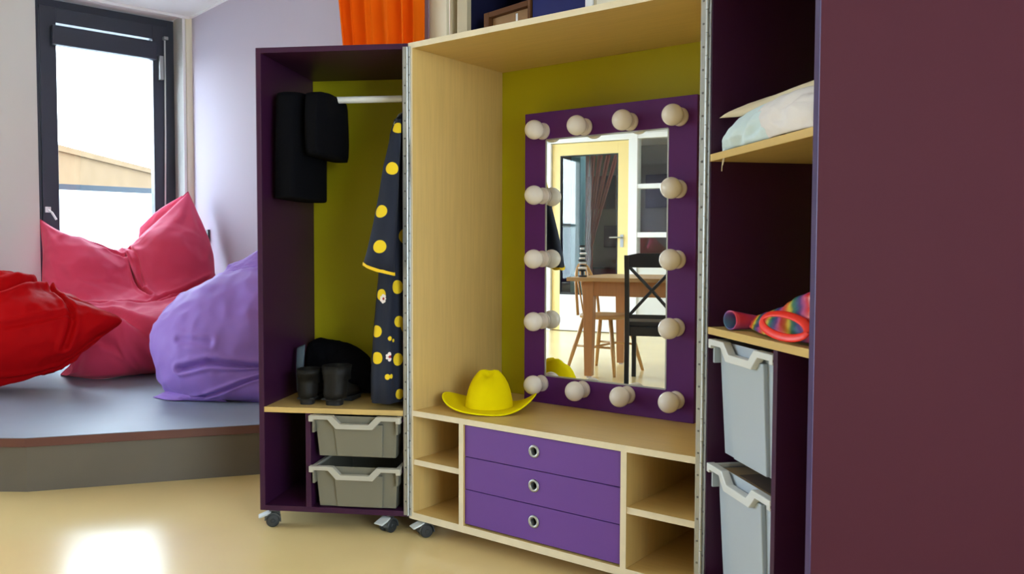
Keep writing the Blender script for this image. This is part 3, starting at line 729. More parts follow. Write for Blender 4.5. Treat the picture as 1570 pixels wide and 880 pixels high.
# ------------------------------------------------------------------ yellow hat
hp = atz(750, 626.5, 0.4414); hp = Vector((hp.x, hp.y, 0.4418))
HA = -0.16
hat = empty('cowboy_hat', hp, HA, 'bright yellow cowboy hat with curled brim on the maple worktop', 'hat')
b = bmesh.new(); NA = 72
def brim(a, r, th):      # r 0..1 from crown to edge
    c, s = math.cos(a), math.sin(a)
    R0x, R0y = 0.083, 0.090; R1x, R1y = 0.164, 0.142
    x = (R0x + (R1x - R0x) * r) * c; y = (R0y + (R1y - R0y) * r) * s
    z = 0.006 + 0.043 * (r ** 1.5) * abs(c) ** 3.2 - 0.0045 * r * s * s + 0.004 * r * math.sin(3 * a + 1)
    return Vector((x, y, max(z, 0.0008) + th))
rings = []
for r, th in [(k / 8, 0.0) for k in range(9)] + [(1.01, 0.0025)] + [(1 - k / 8, 0.0045) for k in range(9)]:
    rings.append([brim(2 * PI * k / NA, r, th) for k in range(NA)])
loft(b, rings, cap=False)
n = NA
# close the inner edge
vlist = list(b.verts); A = vlist[:NA]; Bq = vlist[-NA:]
for k in range(NA): b.faces.new((A[k], A[(k + 1) % NA], Bq[(k + 1) % NA], Bq[k]))
fin('brim', b, 'hat', hat, smooth=True)
b = bmesh.new(); tube(b, [brim(2 * PI * k / 64, 1.0, 0.0022) for k in range(65)], 0.0028, 8, cap=False)
fin('brim_edge', b, 'hat_edge', hat, smooth=True)
b = bmesh.new(); rings = []
prof = [(0.0, 1.03), (0.006, 1.0), (0.03, 0.965), (0.06, 0.89), (0.085, 0.79), (0.105, 0.66), (0.120, 0.52), (0.130, 0.40), (0.134, 0.24), (0.134, 0.04)]
for z, k_ in prof:
    rg = []
    for q in range(NA):
        a = 2 * PI * q / NA; c, s = math.cos(a), math.sin(a)
        x = 0.084 * k_ * c; y = 0.090 * k_ * s
        zz = z
        h = max(0, (z - 0.04) / 0.09)
        # pinched front, on the camera side, and a crease along the top
        front = max(0, -s)
        for ca, sg in ((-PI / 2 - 0.75, 1), (-PI / 2 + 0.8, 1)):
            dd = abs((a - ca + PI) % (2 * PI) - PI)
            f_ = math.exp(-(dd / 0.40) ** 2) * h * (0.24 if sg > 0 else 0.10)
            x *= 1 - f_; y *= 1 - f_
        if z > 0.10:
            zz -= 0.009 * math.exp(-(x / 0.016) ** 2) * min(1, (z - 0.10) / 0.03) * (1 if s < 0 else 0.7)
        zz -= 0.014 * front * h * h
        rg.append(Vector((x, y, 0.004 + zz)))
    rings.append(rg)
loft(b, rings, cap=True); fin('crown', b, 'hat', hat, smooth=True)

# ------------------------------------------------------------------ clothes in the plum unit
def lpt(px, py, d):      # point on the plane d behind the left unit's front, in that unit's local frame
    p = onp(px, py, X0 + nL * d, nL) - XL
    return Vector((p.dot(eL), p.dot(nL), p.z))
# polka dot coat
def dot_mat(dots, flowers):
    m = bpy.data.materials.new('navy_cloth_with_yellow_dots'); m.use_nodes = True
    n = m.node_tree; bs = n.nodes['Principled BSDF']; L = n.links.new; bs.inputs['Roughness'].default_value = 0.85
    t = n.nodes.new('ShaderNodeTexCoord')
    prev = None
    def blob(c, r):
        s = n.nodes.new('ShaderNodeVectorMath'); s.operation = 'DISTANCE'; s.inputs[1].default_value = c; L(t.outputs['Object'], s.inputs[0])
        l = n.nodes.new('ShaderNodeMath'); l.operation = 'LESS_THAN'; l.inputs[1].default_value = r; L(s.outputs['Value'], l.inputs[0]); return l.outputs[0]
    def mixc(prev, col, fac):
        mx = n.nodes.new('ShaderNodeMix'); mx.data_type = 'RGBA'; L(fac, mx.inputs['Factor']); mx.inputs['B'].default_value = col
        if prev is None: mx.inputs['A'].default_value = (0.006, 0.010, 0.026, 1)
        else: L(prev, mx.inputs['A'])
        return mx.outputs['Result']
    for c, r in dots: prev = mixc(prev, (0.80, 0.56, 0.010, 1), blob(c, r))
    for c in flowers:
        for k in range(7):
            a = 2 * PI * k / 7; prev = mixc(prev, (0.85, 0.75, 0.72, 1), blob((c[0] + 0.010 * math.cos(a), c[1], c[2] + 0.010 * math.sin(a)), 0.0068))
        prev = mixc(prev, (0.35, 0.01, 0.02, 1), blob(c, 0.005))
    L(prev, bs.inputs['Base Color'])
    return m
coat = empty('polka_dot_coat', XL, BE, 'navy coat with yellow dots and daisies hanging at the hinge side of the plum unit', 'coat')
coat.location = XL
b = bmesh.new(); rings = []
body = [(0.462, 0.170, 0.016, 0.066, 0.185), (0.55, 0.170, 0.013, 0.066, 0.182), (0.70, 0.172, 0.010, 0.062, 0.178), (0.85, 0.175, 0.010, 0.056, 0.172), (1.0, 0.18, 0.012, 0.050, 0.166), (1.15, 0.185, 0.014, 0.044, 0.165), (1.3, 0.19, 0.014, 0.038, 0.168), (1.40, 0.19, 0.014, 0.032, 0.165), (1.455, 0.19, 0.014, 0.026, 0.14), (1.485, 0.19, 0.014, 0.018, 0.08), (1.505, 0.19, 0.014, 0.012, 0.04)]
for z, cy, x_off, rx, ry in body:
    cxx = -(0.024 + rx)
    rg = []
    for k in range(64):
        a = 2 * PI * k / 64; c, s = math.cos(a), math.sin(a)
        x = math.copysign(abs(c) ** 0.8, c) * rx; y = math.copysign(abs(s) ** 0.8, s) * ry
        f_ = 1 + (0.10 * math.sin(a * 9 + z * 2) + 0.10 * noise.noise(Vector((c * 3, s * 3, z * 1.5)))) * min(1, (1.5 - z) / 0.5)
        rg.append(Vector((cxx + x * min(f_, 1.12), cy + y * (1 + (f_ - 1) * 0.3), z)))
    rings.append(rg)
loft(b, rings); coat_body = fin('coat_body', b, 'black_cloth', coat, smooth=True)
# front sleeve hanging towards the room, cuff at the lower end
Lc = [(183, 613, 0.02), (215, 606, -0.005), (255, 600, -0.03), (300, 595.5, -0.05), (345, 590, -0.075), (385, 584, -0.095), (412, 581, -0.105)]
Wc = [0.010, 0.020, 0.028, 0.034, 0.041, 0.048, 0.053]
b = bmesh.new(); rings = []
for (py, px, d), hw in zip(Lc, Wc):
    c = lpt(px, py, d); rg = []
    c.x = min(c.x, -0.035 - hw * 0.2)
    for k in range(28):
        a = 2 * PI * k / 28
        ta = 0.16 if py > 400 else 0.0
        rg.append(Vector((c.x + hw * math.cos(a), c.y + hw * 0.62 * math.sin(a) + 0.10 * 0, c.z - ta * hw * math.cos(a) * 1.9 + 0.006 * noise.noise(Vector((k * 0.4, py * 0.03, 0))))))
    rings.append(rg)
loft(b, rings); sleeve = fin('sleeve', b, 'black_cloth', coat, smooth=True)
b = bmesh.new(); last = rings[-1]; cc = sum(last, Vector()) / len(last)
loft(b, [[cc + (p - cc) * 1.03 + Vector((0, 0, 0.003)) for p in last], [cc + (p - cc) * 1.05 - Vector((0, 0, 0.007)) for p in last]])
fin('cuff', b, 'yellow_cloth', sleeve, smooth=False)
# second sleeve at the back
b = bmesh.new(); loft(b, [sring(-0.06, 0.36 + k * 0.012, 1.43 - k * 0.09, 0.024 + 0.004 * k, 0.02 + 0.003 * k, n=20) for k in range(6)]); back_sl = fin('sleeve', b, 'black_cloth', coat, smooth=True)
# hanger
b = bmesh.new(); tube(b, [(-0.055, 0.04, 1.435), (-0.055, 0.10, 1.475), (-0.055, 0.19, 1.502), (-0.055, 0.28, 1.475), (-0.055, 0.34, 1.435)], 0.006, 8)
pts = [(-0.055, 0.19, 1.502)] + [(-0.055, 0.19 + 0.0165 * math.cos(a), 1.549 + 0.0165 * math.sin(a)) for a in [(-90 + 25 * k) * PI / 180 for k in range(0, 9)]]
tube(b, pts, 0.0018, 6); fin('clothes_hanger', b, 'steel', coat)
# dots located on the cloth: cast rays from fixed spots on the coat's front
from mathutils.bvhtree import BVHTree
def bvh_of(o):
    bmx = bmesh.new(); bmx.from_mesh(o.data); t_ = BVHTree.FromBMesh(bmx); bmx.free(); return t_
LM = Matrix.Translation(XL) @ Matrix.Rotation(BE, 4, 'Z'); LI = LM.inverted()
camL = LI @ CAM
bt, st = bvh_of(coat_body), bvh_of(sleeve)
def hit(px, py):
    d = (LI.to_3x3() @ ray(px, py)).normalized(); best = None
    for t_ in (bt, st):
        h_ = t_.ray_cast(camL, d)
        if h_[0] is not None and (best is None or h_[3] < best[1]): best = (h_[0].copy(), h_[3])
    return tuple(best[0]) if best else None
dots = []; fl = []
for px, py, r in [(601, 258, 0.022), (584, 324, 0.022), (582, 378, 0.0225), (610, 196, 0.02), (609, 440, 0.024), (585, 452, 0.02), (577, 508, 0.021), (603, 522, 0.006), (612, 493, 0.02), (578, 549, 0.021), (610, 551, 0.022), (600, 577, 0.008), (613, 604, 0.018), (566, 596, 0.012), (598, 519, 0.008), (594, 578, 0.01)]:
    p_ = hit(px, py)
    if p_: dots.append((p_, r))
for px, py in [(588, 458), (598, 547)]:
    p_ = hit(px, py)
    if p_: fl.append(p_)
rr = random.Random(3)
for z in [0.52 + 0.105 * k for k in range(9)]:
    for y in (0.10, 0.22, 0.33):
        for x in (-0.024, -0.15 + 0.05 * (z - 0.5)):
            if z < 1.35 and not (y < 0.15 and x < -0.05): dots.append(((x, y + 0.05 * math.sin(z * 40), z), 0.027))
dm = dot_mat(dots, fl)
for o in (coat_body, sleeve, back_sl): o.data.materials[0] = dm

# black clothes at the left end of the rail
def garment(name, label, xa, xb, z0, z1, ya, yb, seed, rb=0.03):
    e = empty(name, XL, BE, label, 'clothes', None)
    b = bmesh.new(); cx, rx = (xa + xb) / 2, (xb - xa) / 2; cy, ry = (ya + yb) / 2, (yb - ya) / 2
    rings = []
    for z, k, ky in ((z0, 0.90, 0.93), (z0 + rb * 0.3, 0.97, 0.98), (z0 + rb, 1.0, 1.0), (z0 + (z1 - z0) * 0.35, 1.0, 1.0), (z0 + (z1 - z0) * 0.6, 0.98, 1.0), (z1 - 0.03, 0.98, 0.95), (z1 - 0.012, 0.95, 0.9), (z1 - 0.003, 0.85, 0.7), (z1, 0.6, 0.4)):
        rings.append(sring(cx, cy, z, rx * k, ry * ky, 3.0, 48, 0.07, seed))
    loft(b, rings); g_ = fin('cloth_body', b, 'black_cloth', e, smooth=True)
    b = bmesh.new(); xm = (xa + xb) / 2
    tube(b, [(xm, ya + 0.04, z1 - 0.06), (xm, 0.19, z1 - 0.015), (xm, yb - 0.04, z1 - 0.06)], 0.005, 8)
    tube(b, [(xm, 0.19, z1 - 0.015)] + [(xm, 0.19 + 0.0165 * math.cos(a), 1.549 + 0.0165 * math.sin(a)) for a in [(-90 + 25 * k) * PI / 180 for k in range(0, 9)]], 0.0018, 6)
    fin('clothes_hanger', b, 'steel', e)
    return e
garment('black_jacket', 'short black jacket on the rail, right one of the black clothes', -0.400, -0.308, 1.335, 1.562, 0.02, 0.36, 1.0, 0.06)
garment('black_trousers', 'longer black garment on the rail against the plum side panel', -0.516, -0.402, 1.180, 1.566, 0.03, 0.37, 4.0, 0.008)

# boots and bag on the shelf
ZS = 0.4380
def boot(px, label, d, rz, h):
    p = lpt(px, 606, d); p = XL + eL * p.x + nL * d
    e = empty('ankle_boot', (p.x, p.y, ZS), BE + rz, label, 'boot', 'black ankle boots on the wardrobe shelf')
    b = bmesh.new()
    rings = []
    for z, cy, rx, ry in ((0.022, 0.035, 0.031, 0.040), (0.045, 0.036, 0.034, 0.043), (0.075, 0.042, 0.034, 0.045), (0.105, 0.045, 0.036, 0.048), (h * 0.8, 0.048, 0.040, 0.052), (h, 0.052, 0.043, 0.054)):
        rings.append(sring(0, cy, z, rx, ry, 2.3, 32, 0.06, px * 0.1))
    inner = [[Vector((p_.x * 0.92, 0.05 + (p_.y - 0.05) * 0.92, p_.z - q)) for p_ in rings[-1]] for q in (0.0, 0.05)]
    loft(b, rings + inner)
    fr = []
    for y, rx, zc, rz_ in ((0.03, 0.030, 0.055, 0.036), (0.07, 0.033, 0.056, 0.038), (0.11, 0.036, 0.044, 0.030), (0.15, 0.038, 0.036, 0.023), (0.19, 0.034, 0.032, 0.018), (0.215, 0.022, 0.028, 0.012), (0.225, 0.008, 0.026, 0.006)):
        fr.append([Vector((rx * math.cos(a), y, zc + rz_ * math.sin(a))) for a in [2 * PI * k / 28 for k in range(28)]])
    loft(b, fr); fin('upper', b, 'black_leather', e, smooth=True)
    b = bmesh.new(); o_ = [(0.030, 0.0), (0.031, 0.05), (0.033, 0.11), (0.038, 0.15), (0.034, 0.20), (0.015, 0.232)]
    ps = o_ + [(-x, y) for x, y in reversed(o_)]
    A = [b.verts.new((x, y, 0.014 if y > 0.1 else 0.020)) for x, y in ps]; B_ = [b.verts.new((x, y, 0.020 if y > 0.1 else 0.026)) for x, y in ps]
    b.faces.new(A); b.faces.new(B_)
    for i in range(len(ps)): b.faces.new((A[i], A[(i + 1) % len(ps)], B_[(i + 1) % len(ps)], B_[i]))
    bx(b, -0.028, 0.028, 0.11, 0.20, 0.0, 0.0145)
    fin('sole', b, 'black_rubber', e)
    b = bmesh.new(); loft(b, [sring(0, 0.030, z, r, r * 1.05, 3, 24) for z, r in ((0.0, 0.024), (0.012, 0.025), (0.024, 0.029))]); fin('heel', b, 'black_rubber', e, smooth=False)
    return e
boot(468, 'black leather ankle boot, left one, heel towards the room', 0.05, 0.10, 0.125)
boot(508, 'black leather ankle boot, right one, heel towards the room', 0.045, -0.06, 0.140).scale = (1.22, 1, 1)
def lw(px, py, d):
    p = lpt(px, py, d); return XL + eL * p.x + nL * p.y + Vector((0, 0, p.z))
pillow('cloth_bag', [[lw(490, 600, 0.33), lw(520, 600, 0.33), lw(550, 602, 0.26), lw(572, 603, 0.20)],
                     [lw(472, 575, 0.36), lw(505, 570, 0.35), lw(540, 572, 0.30), lw(573, 580, 0.24)],
                     [lw(470, 542, 0.39), lw(495, 536, 0.39), lw(530, 545, 0.36), lw(570, 563, 0.30)],
                     [lw(475, 534, 0.42), lw(500, 527, 0.43), lw(535, 533, 0.42), lw(568, 549, 0.40)]], 0.045, 'black_cloth', wr=0.01, seed=2.0, nu=44, nv=44, floorz=ZS)
tag(bpy.data.objects['cloth_bag'], 'slumped black cloth bag piled behind the boots on the shelf', 'bag')
pillow('folded_scarf', [[lw(455, 600, 0.20), lw(460, 600, 0.20), lw(467, 600, 0.20)], [lw(454, 565, 0.21), lw(460, 565, 0.21), lw(466, 565, 0.21)], [lw(455, 533, 0.23), lw(461, 530, 0.23), lw(468, 528, 0.23)]], 0.008, 'slate_cloth', wr=0.003, nu=16, nv=24, floorz=ZS)
tag(bpy.data.objects['folded_scarf'], 'slate blue cloth edge standing left of the black boots', 'cloth')

# ------------------------------------------------------------------ things on the right unit's shelves
def rw(px, py, d): return onp(px, py, X1 + nR * d, nR)
ZR1, ZR2 = 1.2504, 0.7976
def fl_(p, z): return Vector((p.x, p.y, z))
def shelfpt(u, d, z): return RLoc(u, d, z)
# pale blue folded garment, lying along the front edge
g_ = [[shelfpt(0.055, 0.015, ZR1 + 0.002), shelfpt(0.15, 0.006, ZR1 + 0.002), shelfpt(0.26, 0.006, ZR1 + 0.002), shelfpt(0.37, 0.01, ZR1 + 0.002)],
      [shelfpt(0.040, 0.04, ZR1 + 0.030), shelfpt(0.15, 0.02, ZR1 + 0.05), shelfpt(0.27, 0.03, ZR1 + 0.055), shelfpt(0.38, 0.03, ZR1 + 0.055)],
      [shelfpt(0.085, 0.12, ZR1 + 0.065), shelfpt(0.18, 0.11, ZR1 + 0.08), shelfpt(0.27, 0.11, ZR1 + 0.08), shelfpt(0.38, 0.11, ZR1 + 0.08)],
      [shelfpt(0.09, 0.24, ZR1 + 0.03), shelfpt(0.18, 0.26, ZR1 + 0.03), shelfpt(0.27, 0.26, ZR1 + 0.03), shelfpt(0.38, 0.26, ZR1 + 0.03)]]
o = pillow('folded_garment', g_, 0.022, 'ice', wr=0.012, wscale=3.5, seed=5.0, creases=[([(0.45, 0.0), (0.55, 0.35), (0.8, 0.5)], 0.05, 0.02), ([(0.6, 0.1), (0.9, 0.25)], 0.04, 0.016)], floorz=ZR1)
tag(o, 'pale blue folded garment at the front of the top shelf, under the white cloth', 'clothes')
g_ = [[shelfpt(0.30, 0.015, ZR1 + 0.001), shelfpt(0.37, 0.003, ZR1 + 0.001), shelfpt(0.45, 0.003, ZR1 + 0.001), shelfpt(0.515, 0.01, ZR1 + 0.001)],
      [shelfpt(0.20, 0.04, ZR1 + 0.070), shelfpt(0.31, 0.01, ZR1 + 0.055), shelfpt(0.42, 0.01, ZR1 + 0.055), shelfpt(0.515, 0.015, ZR1 + 0.050)],
      [shelfpt(0.19, 0.09, ZR1 + 0.088), shelfpt(0.29, 0.07, ZR1 + 0.088), shelfpt(0.42, 0.06, ZR1 + 0.086), shelfpt(0.515, 0.06, ZR1 + 0.080)],
      [shelfpt(0.20, 0.24, ZR1 + 0.07), shelfpt(0.30, 0.26, ZR1 + 0.07), shelfpt(0.42, 0.26, ZR1 + 0.06), shelfpt(0.51, 0.26, ZR1 + 0.06)]]
o = pillow('folded_cloth', g_, 0.014, 'cotton', wr=0.012, wscale=3.0, seed=9.0, creases=[([(0.55, 0.2), (0.75, 0.5), (1, 0.55)], 0.06, 0.014)], floorz=ZR1)
tag(o, 'white cotton cloth draped over the pale blue garment on the top shelf', 'cloth')
g_ = [[shelfpt(0.022, 0.02, ZR1 + 0.094), shelfpt(0.12, 0.06, ZR1 + 0.090), shelfpt(0.30, 0.12, ZR1 + 0.100), shelfpt(0.50, 0.14, ZR1 + 0.095)],
      [shelfpt(0.036, 0.03, ZR1 + 0.101), shelfpt(0.14, 0.08, ZR1 + 0.112), shelfpt(0.34, 0.10, ZR1 + 0.120), shelfpt(0.515, 0.08, ZR1 + 0.112)],
      [shelfpt(0.07, 0.06, ZR1 + 0.110), shelfpt(0.15, 0.12, ZR1 + 0.128), shelfpt(0.38, 0.20, ZR1 + 0.135), shelfpt(0.515, 0.20, ZR1 + 0.135)]]
o = pillow('folded_cloth', g_, 0.011, 'beige_cloth', wr=0.006, wscale=3.0, seed=12.0, nu=50, nv=30, floorz=ZR1)
tag(o, 'beige cotton cloth on top of the pile, one corner poking out towards the hinge', 'cloth')
# thread hanging below the shelf
b = bmesh.new(); tube(b, [RLoc(0.10, -0.002, ZR1 - T), RLoc(0.101, -0.004, ZR1 - T - 0.015), RLoc(0.096, -0.003, ZR1 - T - 0.032)], 0.0012, 6)
tube(b, [RLoc(0.108, -0.002, ZR1 - T), RLoc(0.103, -0.004, ZR1 - T - 0.018)], 0.0012, 6)
o = fin('loose_thread', b, 'beige_cloth'); tag(o, 'short loose pale thread hanging under the front edge of the top shelf', 'thread')
# rainbow cloth
rb = empty('rainbow_cloth', RLoc(0.3, 0.1, ZR2), GA, 'shiny rainbow striped cloth with a red band on the shelf above the tall trays', 'cloth')
def loc_r(p):
    q = p - rb.location; return Vector((q.dot(eR), q.dot(nR), q.z))
z2 = ZR2 + 0.006
g_ = [[shelfpt(0.15, 0.05, z2 + 0.004), shelfpt(0.29, 0.02, z2), shelfpt(0.42, 0.02, z2), shelfpt(0.52, 0.03, z2)],
      [shelfpt(0.14, 0.06, z2 + 0.018), shelfpt(0.30, 0.04, z2 + 0.032), shelfpt(0.42, 0.035, z2 + 0.060), shelfpt(0.52, 0.035, z2 + 0.075)],
      [shelfpt(0.15, 0.075, z2 + 0.028), shelfpt(0.31, 0.06, z2 + 0.055), shelfpt(0.42, 0.06, z2 + 0.092), shelfpt(0.52, 0.07, z2 + 0.112)],
      [shelfpt(0.22, 0.12, z2), shelfpt(0.32, 0.16, z2 + 0.01), shelfpt(0.43, 0.22, z2 + 0.01), shelfpt(0.52, 0.24, z2 + 0.01)]]
g_ = [[loc_r(p) for p in r] for r in g_]
pillow('rainbow_fabric', g_, 0.008, 'rainbow', parent=rb, wr=0.012, wscale=4, seed=3.3, floorz=0.0)
b = bmesh.new(); rings = []
for k in range(9):
    s_ = k / 8.0; c = loc_r(shelfpt(0.125 + 0.03 * s_, 0.012 + 0.085 * s_, z2 + 0.020 - 0.006 * s_)); r = 0.025 - 0.011 * s_
    rings.append([c + Vector((0.95 * r * math.cos(a), 0.30 * r * math.cos(a), r * math.sin(a))) for a in [2 * PI * q / 28 for q in range(28)]])
inn = [[p * 1.0 for p in r] for r in rings]
inn2 = []
for r in rings[:6]:
    cc = sum(r, Vector()) / len(r); inn2.append([cc + (p - cc) * 0.86 for p in r])
loft(b, list(reversed(rings)) + inn2, cap=True); fin('rolled_end', b, 'rainbow', rb, smooth=True)
b = bmesh.new(); pts = []
for k in range(33):
    a = 2 * PI * k / 32; pts.append(loc_r(shelfpt(0.43 + 0.075 * math.cos(a), -0.006 + 0.012 * math.sin(a) + 0.012 * math.cos(a), z2 + 0.034 + 0.022 * math.sin(a) - 0.008 * math.cos(a))))
tube(b, pts, [(0.009, 0.003)] * 33, 10, cap=False); fin('red_band', b, 'red_cloth', rb, smooth=True)

# ------------------------------------------------------------------ bean bags
def wp(px, py, off): return onp(px, py, RM(off, 0, 0), A2)    # plane at distance off in front of the window wall
# pink one leaning on the window
G0_ = SZ + 0.004
g_ = [[atz(94, 574, G0_), atz(155, 580, G0_), atz(215, 570, G0_), atz(285, 562, G0_), atz(340, 550, G0_)],
      [wp(112, 545, 1.00), wp(158, 530, 1.10), wp(215, 522, 1.18), wp(285, 515, 1.18), wp(345, 505, 1.1)],
      [wp(78, 480, 0.55), wp(148, 494, 0.78), wp(215, 494, 0.88), wp(275, 488, 0.86), wp(335, 468, 0.78)],
      [wp(66, 440, 0.40), wp(135, 448, 0.56), wp(205, 462, 0.60), wp(268, 448, 0.66), wp(330, 434, 0.60)],
      [wp(66, 390, 0.26), wp(125, 398, 0.44), wp(196, 412, 0.38), wp(262, 378, 0.52), wp(321, 372, 0.42)],
      [wp(62, 337, 0.14), wp(118, 373, 0.26), wp(190, 390, 0.26), wp(236, 345, 0.34), wp(288, 294, 0.22)]]
o = pillow('bean_bag', g_, lambda u, v: 0.15 if v < 0.4 else 0.105, 'pink', wr=0.026, wscale=4.2, seed=1.3, nu=130, nv=130, floorz=SZ, radial=0.007, edge_pow=4.5, seam=0.0035,
       creases=[([(0.50, 1.0), (0.49, 0.8), (0.53, 0.66), (0.58, 0.52)], 0.014, 0.055), ([(0.0, 0.42), (0.3, 0.39), (0.6, 0.39), (1.0, 0.44)], 0.022, 0.065), ([(0.58, 0.44), (0.74, 0.52), (0.9, 0.60), (1.0, 0.61)], 0.012, 0.040), ([(0.70, 0.45), (0.84, 0.54)], 0.010, 0.025), ([(0.57, 0.95), (0.60, 0.78), (0.58, 0.62)], 0.012, 0.022), ([(0.08, 0.30), (0.35, 0.27), (0.6, 0.17), (0.66, 0.08)], 0.014, 0.045), ([(0.22, 0.97), (0.38, 0.86), (0.5, 0.8)], 0.012, 0.018), ([(0.15, 0.2), (0.35, 0.16)], 0.012, 0.018)])
tag(o, 'raspberry pink bean bag with two pointed corners leaning against the window', 'bean bag', 'bean bags on the stage')
fg_ = [[wp(212, 385, 0.24), wp(250, 362, 0.26), wp(287, 330, 0.24)],
       [wp(212, 366, 0.17), wp(246, 340, 0.18), wp(284, 308, 0.16)],
       [wp(214, 349, 0.12), wp(243, 322, 0.12), wp(279, 300, 0.12)]]
pillow('back_fold', fg_, 0.014, 'pink', parent=o, wr=0.010, seed=3.0, nu=40, nv=20)
# red one at the left
def yz(px, py, y): return aty(px, py, y)
g_ = [[yz(-210, 585, 4.85), yz(-110, 585, 4.76), yz(0, 574, 4.70), yz(70, 560, 4.70), yz(110, 542, 4.74)],
      [yz(-230, 530, 4.54), yz(-120, 545, 4.40), yz(-10, 548, 4.42), yz(75, 538, 4.52), yz(145, 521, 4.66)],
      [yz(-235, 480, 4.55), yz(-120, 495, 4.40), yz(0, 500, 4.42), yz(95, 500, 4.54), yz(186, 492, 4.72)],
      [yz(-225, 450, 4.8), yz(-120, 455, 4.68), yz(0, 462, 4.60), yz(70, 468, 4.66), yz(150, 478, 4.76)],
      [yz(-200, 430, 5.0), yz(-110, 425, 5.0), yz(2, 430, 4.90), yz(58, 446, 4.84), yz(118, 466, 4.82)]]
o = pillow('bean_bag', g_, lambda u, v: 0.125 * (1 - 0.5 * max(0, u - 0.55) / 0.45), 'red', wr=0.028, wscale=4.2, seed=6.1, nu=130, nv=110, floorz=SZ, radial=0.006, edge_pow=4.0, seam=0.0035,
       creases=[([(0.15, 0.62), (0.35, 0.58), (0.47, 0.64), (0.60, 0.76), (0.72, 0.86), (0.8, 1.0)], 0.026, 0.085), ([(0.78, 0.92), (0.80, 0.7), (0.78, 0.35)], 0.012, 0.030), ([(0.5, 0.22), (0.8, 0.2), (1.0, 0.35)], 0.014, 0.028), ([(0.42, 0.8), (0.58, 0.92)], 0.012, 0.03), ([(0.55, 0.45), (0.78, 0.52)], 0.012, 0.018), ([(0.3, 0.35), (0.5, 0.38)], 0.012, 0.012)])
tag(o, 'bright red bean bag at the left edge, lying over the pink one', 'bean bag', 'bean bags on the stage')
# purple one beside the plum wardrobe unit
g_ = [[atz(262, 602, G0_), atz(300, 607, G0_), atz(360, 613, G0_), atz(430, 617, G0_), atz(480, 612, G0_)],
      [yz(246, 560, 4.40), yz(290, 572, 4.28), yz(350, 575, 4.24), yz(430, 575, 4.28), yz(490, 570, 4.36)],
      [yz(238, 519, 4.48), yz(285, 518, 4.34), yz(350, 510, 4.30), yz(430, 505, 4.34), yz(490, 505, 4.40)],
      [yz(262, 494, 4.62), yz(300, 476, 4.54), yz(355, 455, 4.52), yz(430, 445, 4.52), yz(490, 450, 4.55)],
      [yz(300, 474, 4.85), yz(332, 454, 4.85), yz(365, 432, 4.82), yz(430, 415, 4.80), yz(480, 420, 4.75)]]
o = pillow('bean_bag', g_, lambda u, v: 0.115, 'purple', wr=0.018, wscale=4.0, seed=8.4, nu=130, nv=110, floorz=SZ, radial=0.005, edge_pow=4.0, back=0.8, seam=0.0035,
       creases=[([(0.30, 0.30), (0.45, 0.33), (0.80, 0.27)], 0.014, 0.032), ([(0.02, 0.66), (0.08, 0.76), (0.16, 0.82)], 0.012, 0.03), ([(0.30, 0.44), (0.45, 0.42)], 0.014, 0.012), ([(0.45, 0.86), (0.66, 0.82)], 0.010, 0.022), ([(0.35, 0.12), (0.7, 0.16)], 0.014, 0.02)])
bagp = o
tag(o, 'purple bean bag on the stage, partly hidden by the plum wardrobe unit', 'bean bag', 'bean bags on the stage')
g_ = [[atz(234, 609, SZ + 0.004), atz(262, 614, SZ + 0.004), atz(300, 614, SZ + 0.004), atz(350, 616, SZ + 0.004)],
      [atz(248, 603, SZ + 0.02), atz(272, 603, SZ + 0.035), atz(300, 607, SZ + 0.03), atz(340, 611, SZ + 0.02)],
      [yz(264, 592, 4.34), yz(285, 594, 4.30), yz(310, 598, 4.28), yz(340, 604, 4.28)]]
pillow('bottom_flap', g_, 0.008, 'purple', parent=bagp, wr=0.016, wscale=6, seed=2.2, nu=50, nv=30, floorz=SZ)
g_ = [[yz(338, 446, 4.60), yz(362, 436, 4.56), yz(400, 424, 4.54), yz(440, 418, 4.54)],
      [yz(340, 424, 4.64), yz(366, 414, 4.62), yz(398, 404, 4.60), yz(440, 395, 4.60)],
      [yz(350, 405, 4.68), yz(374, 397, 4.68), yz(400, 381, 4.66), yz(440, 365, 4.66)]]
pillow('top_flap', g_, 0.010, 'purple', parent=bagp, wr=0.016, wscale=5, seed=7.2, nu=50, nv=36, radial=0.004)

# ------------------------------------------------------------------ behind the wardrobes: curtain and shelving
cu = empty('window_curtain', RM(2.55, 0.06, 0.03), 0, 'orange pleated curtain hanging on the lilac wall above the plum unit', 'curtain')
b = bmesh.new(); NT, NZ = 150, 12; top = []
def cpt(i, j):
    s_ = i / NT; z = 0.03 + (CEIL - 0.045 - 0.03) * j / NZ
    lft = onp(518, 0, RM(0, 0.06, 0), B2); tl = (lft - C0).dot(A2)
    k = (2.75 - z)
    t0 = tl + 0.03 + 0.16 * (2.4 - z) * (1 if z > 1.6 else 0) - (0 if z > 1.6 else -0.13); t1 = 3.045
    ph = s_ + 0.05 * math.sin(s_ * 7.0); ww = 0.065 + 0.034 * math.sin(ph * 2 * PI * 5.5) + 0.010 * math.sin(s_ * 2 * PI * 13 + z)
    return RM(t0 + (t1 - t0) * s_ + 0.022 * math.sin(ph * 2 * PI * 5.5 + 1.2), ww, z)
V1 = [[b.verts.new(cpt(i, j) - cu.location) for i in range(NT + 1)] for j in range(NZ + 1)]
for j in range(NZ):
    for i in range(NT): b.faces.new((V1[j][i], V1[j][i + 1], V1[j + 1][i + 1], V1[j + 1][i]))
o = fin('curtain_cloth', b, 'orange', cu, smooth=True); md = o.modifiers.new('solid', 'SOLIDIFY'); md.thickness = 0.003
b = bmesh.new(); rbox(b, 1.9, 3.0, 0.04, 0.08, CEIL - 0.045, CEIL - 0.001); to_parent(fin('curtain_track', b, 'white_metal', cu), cu)

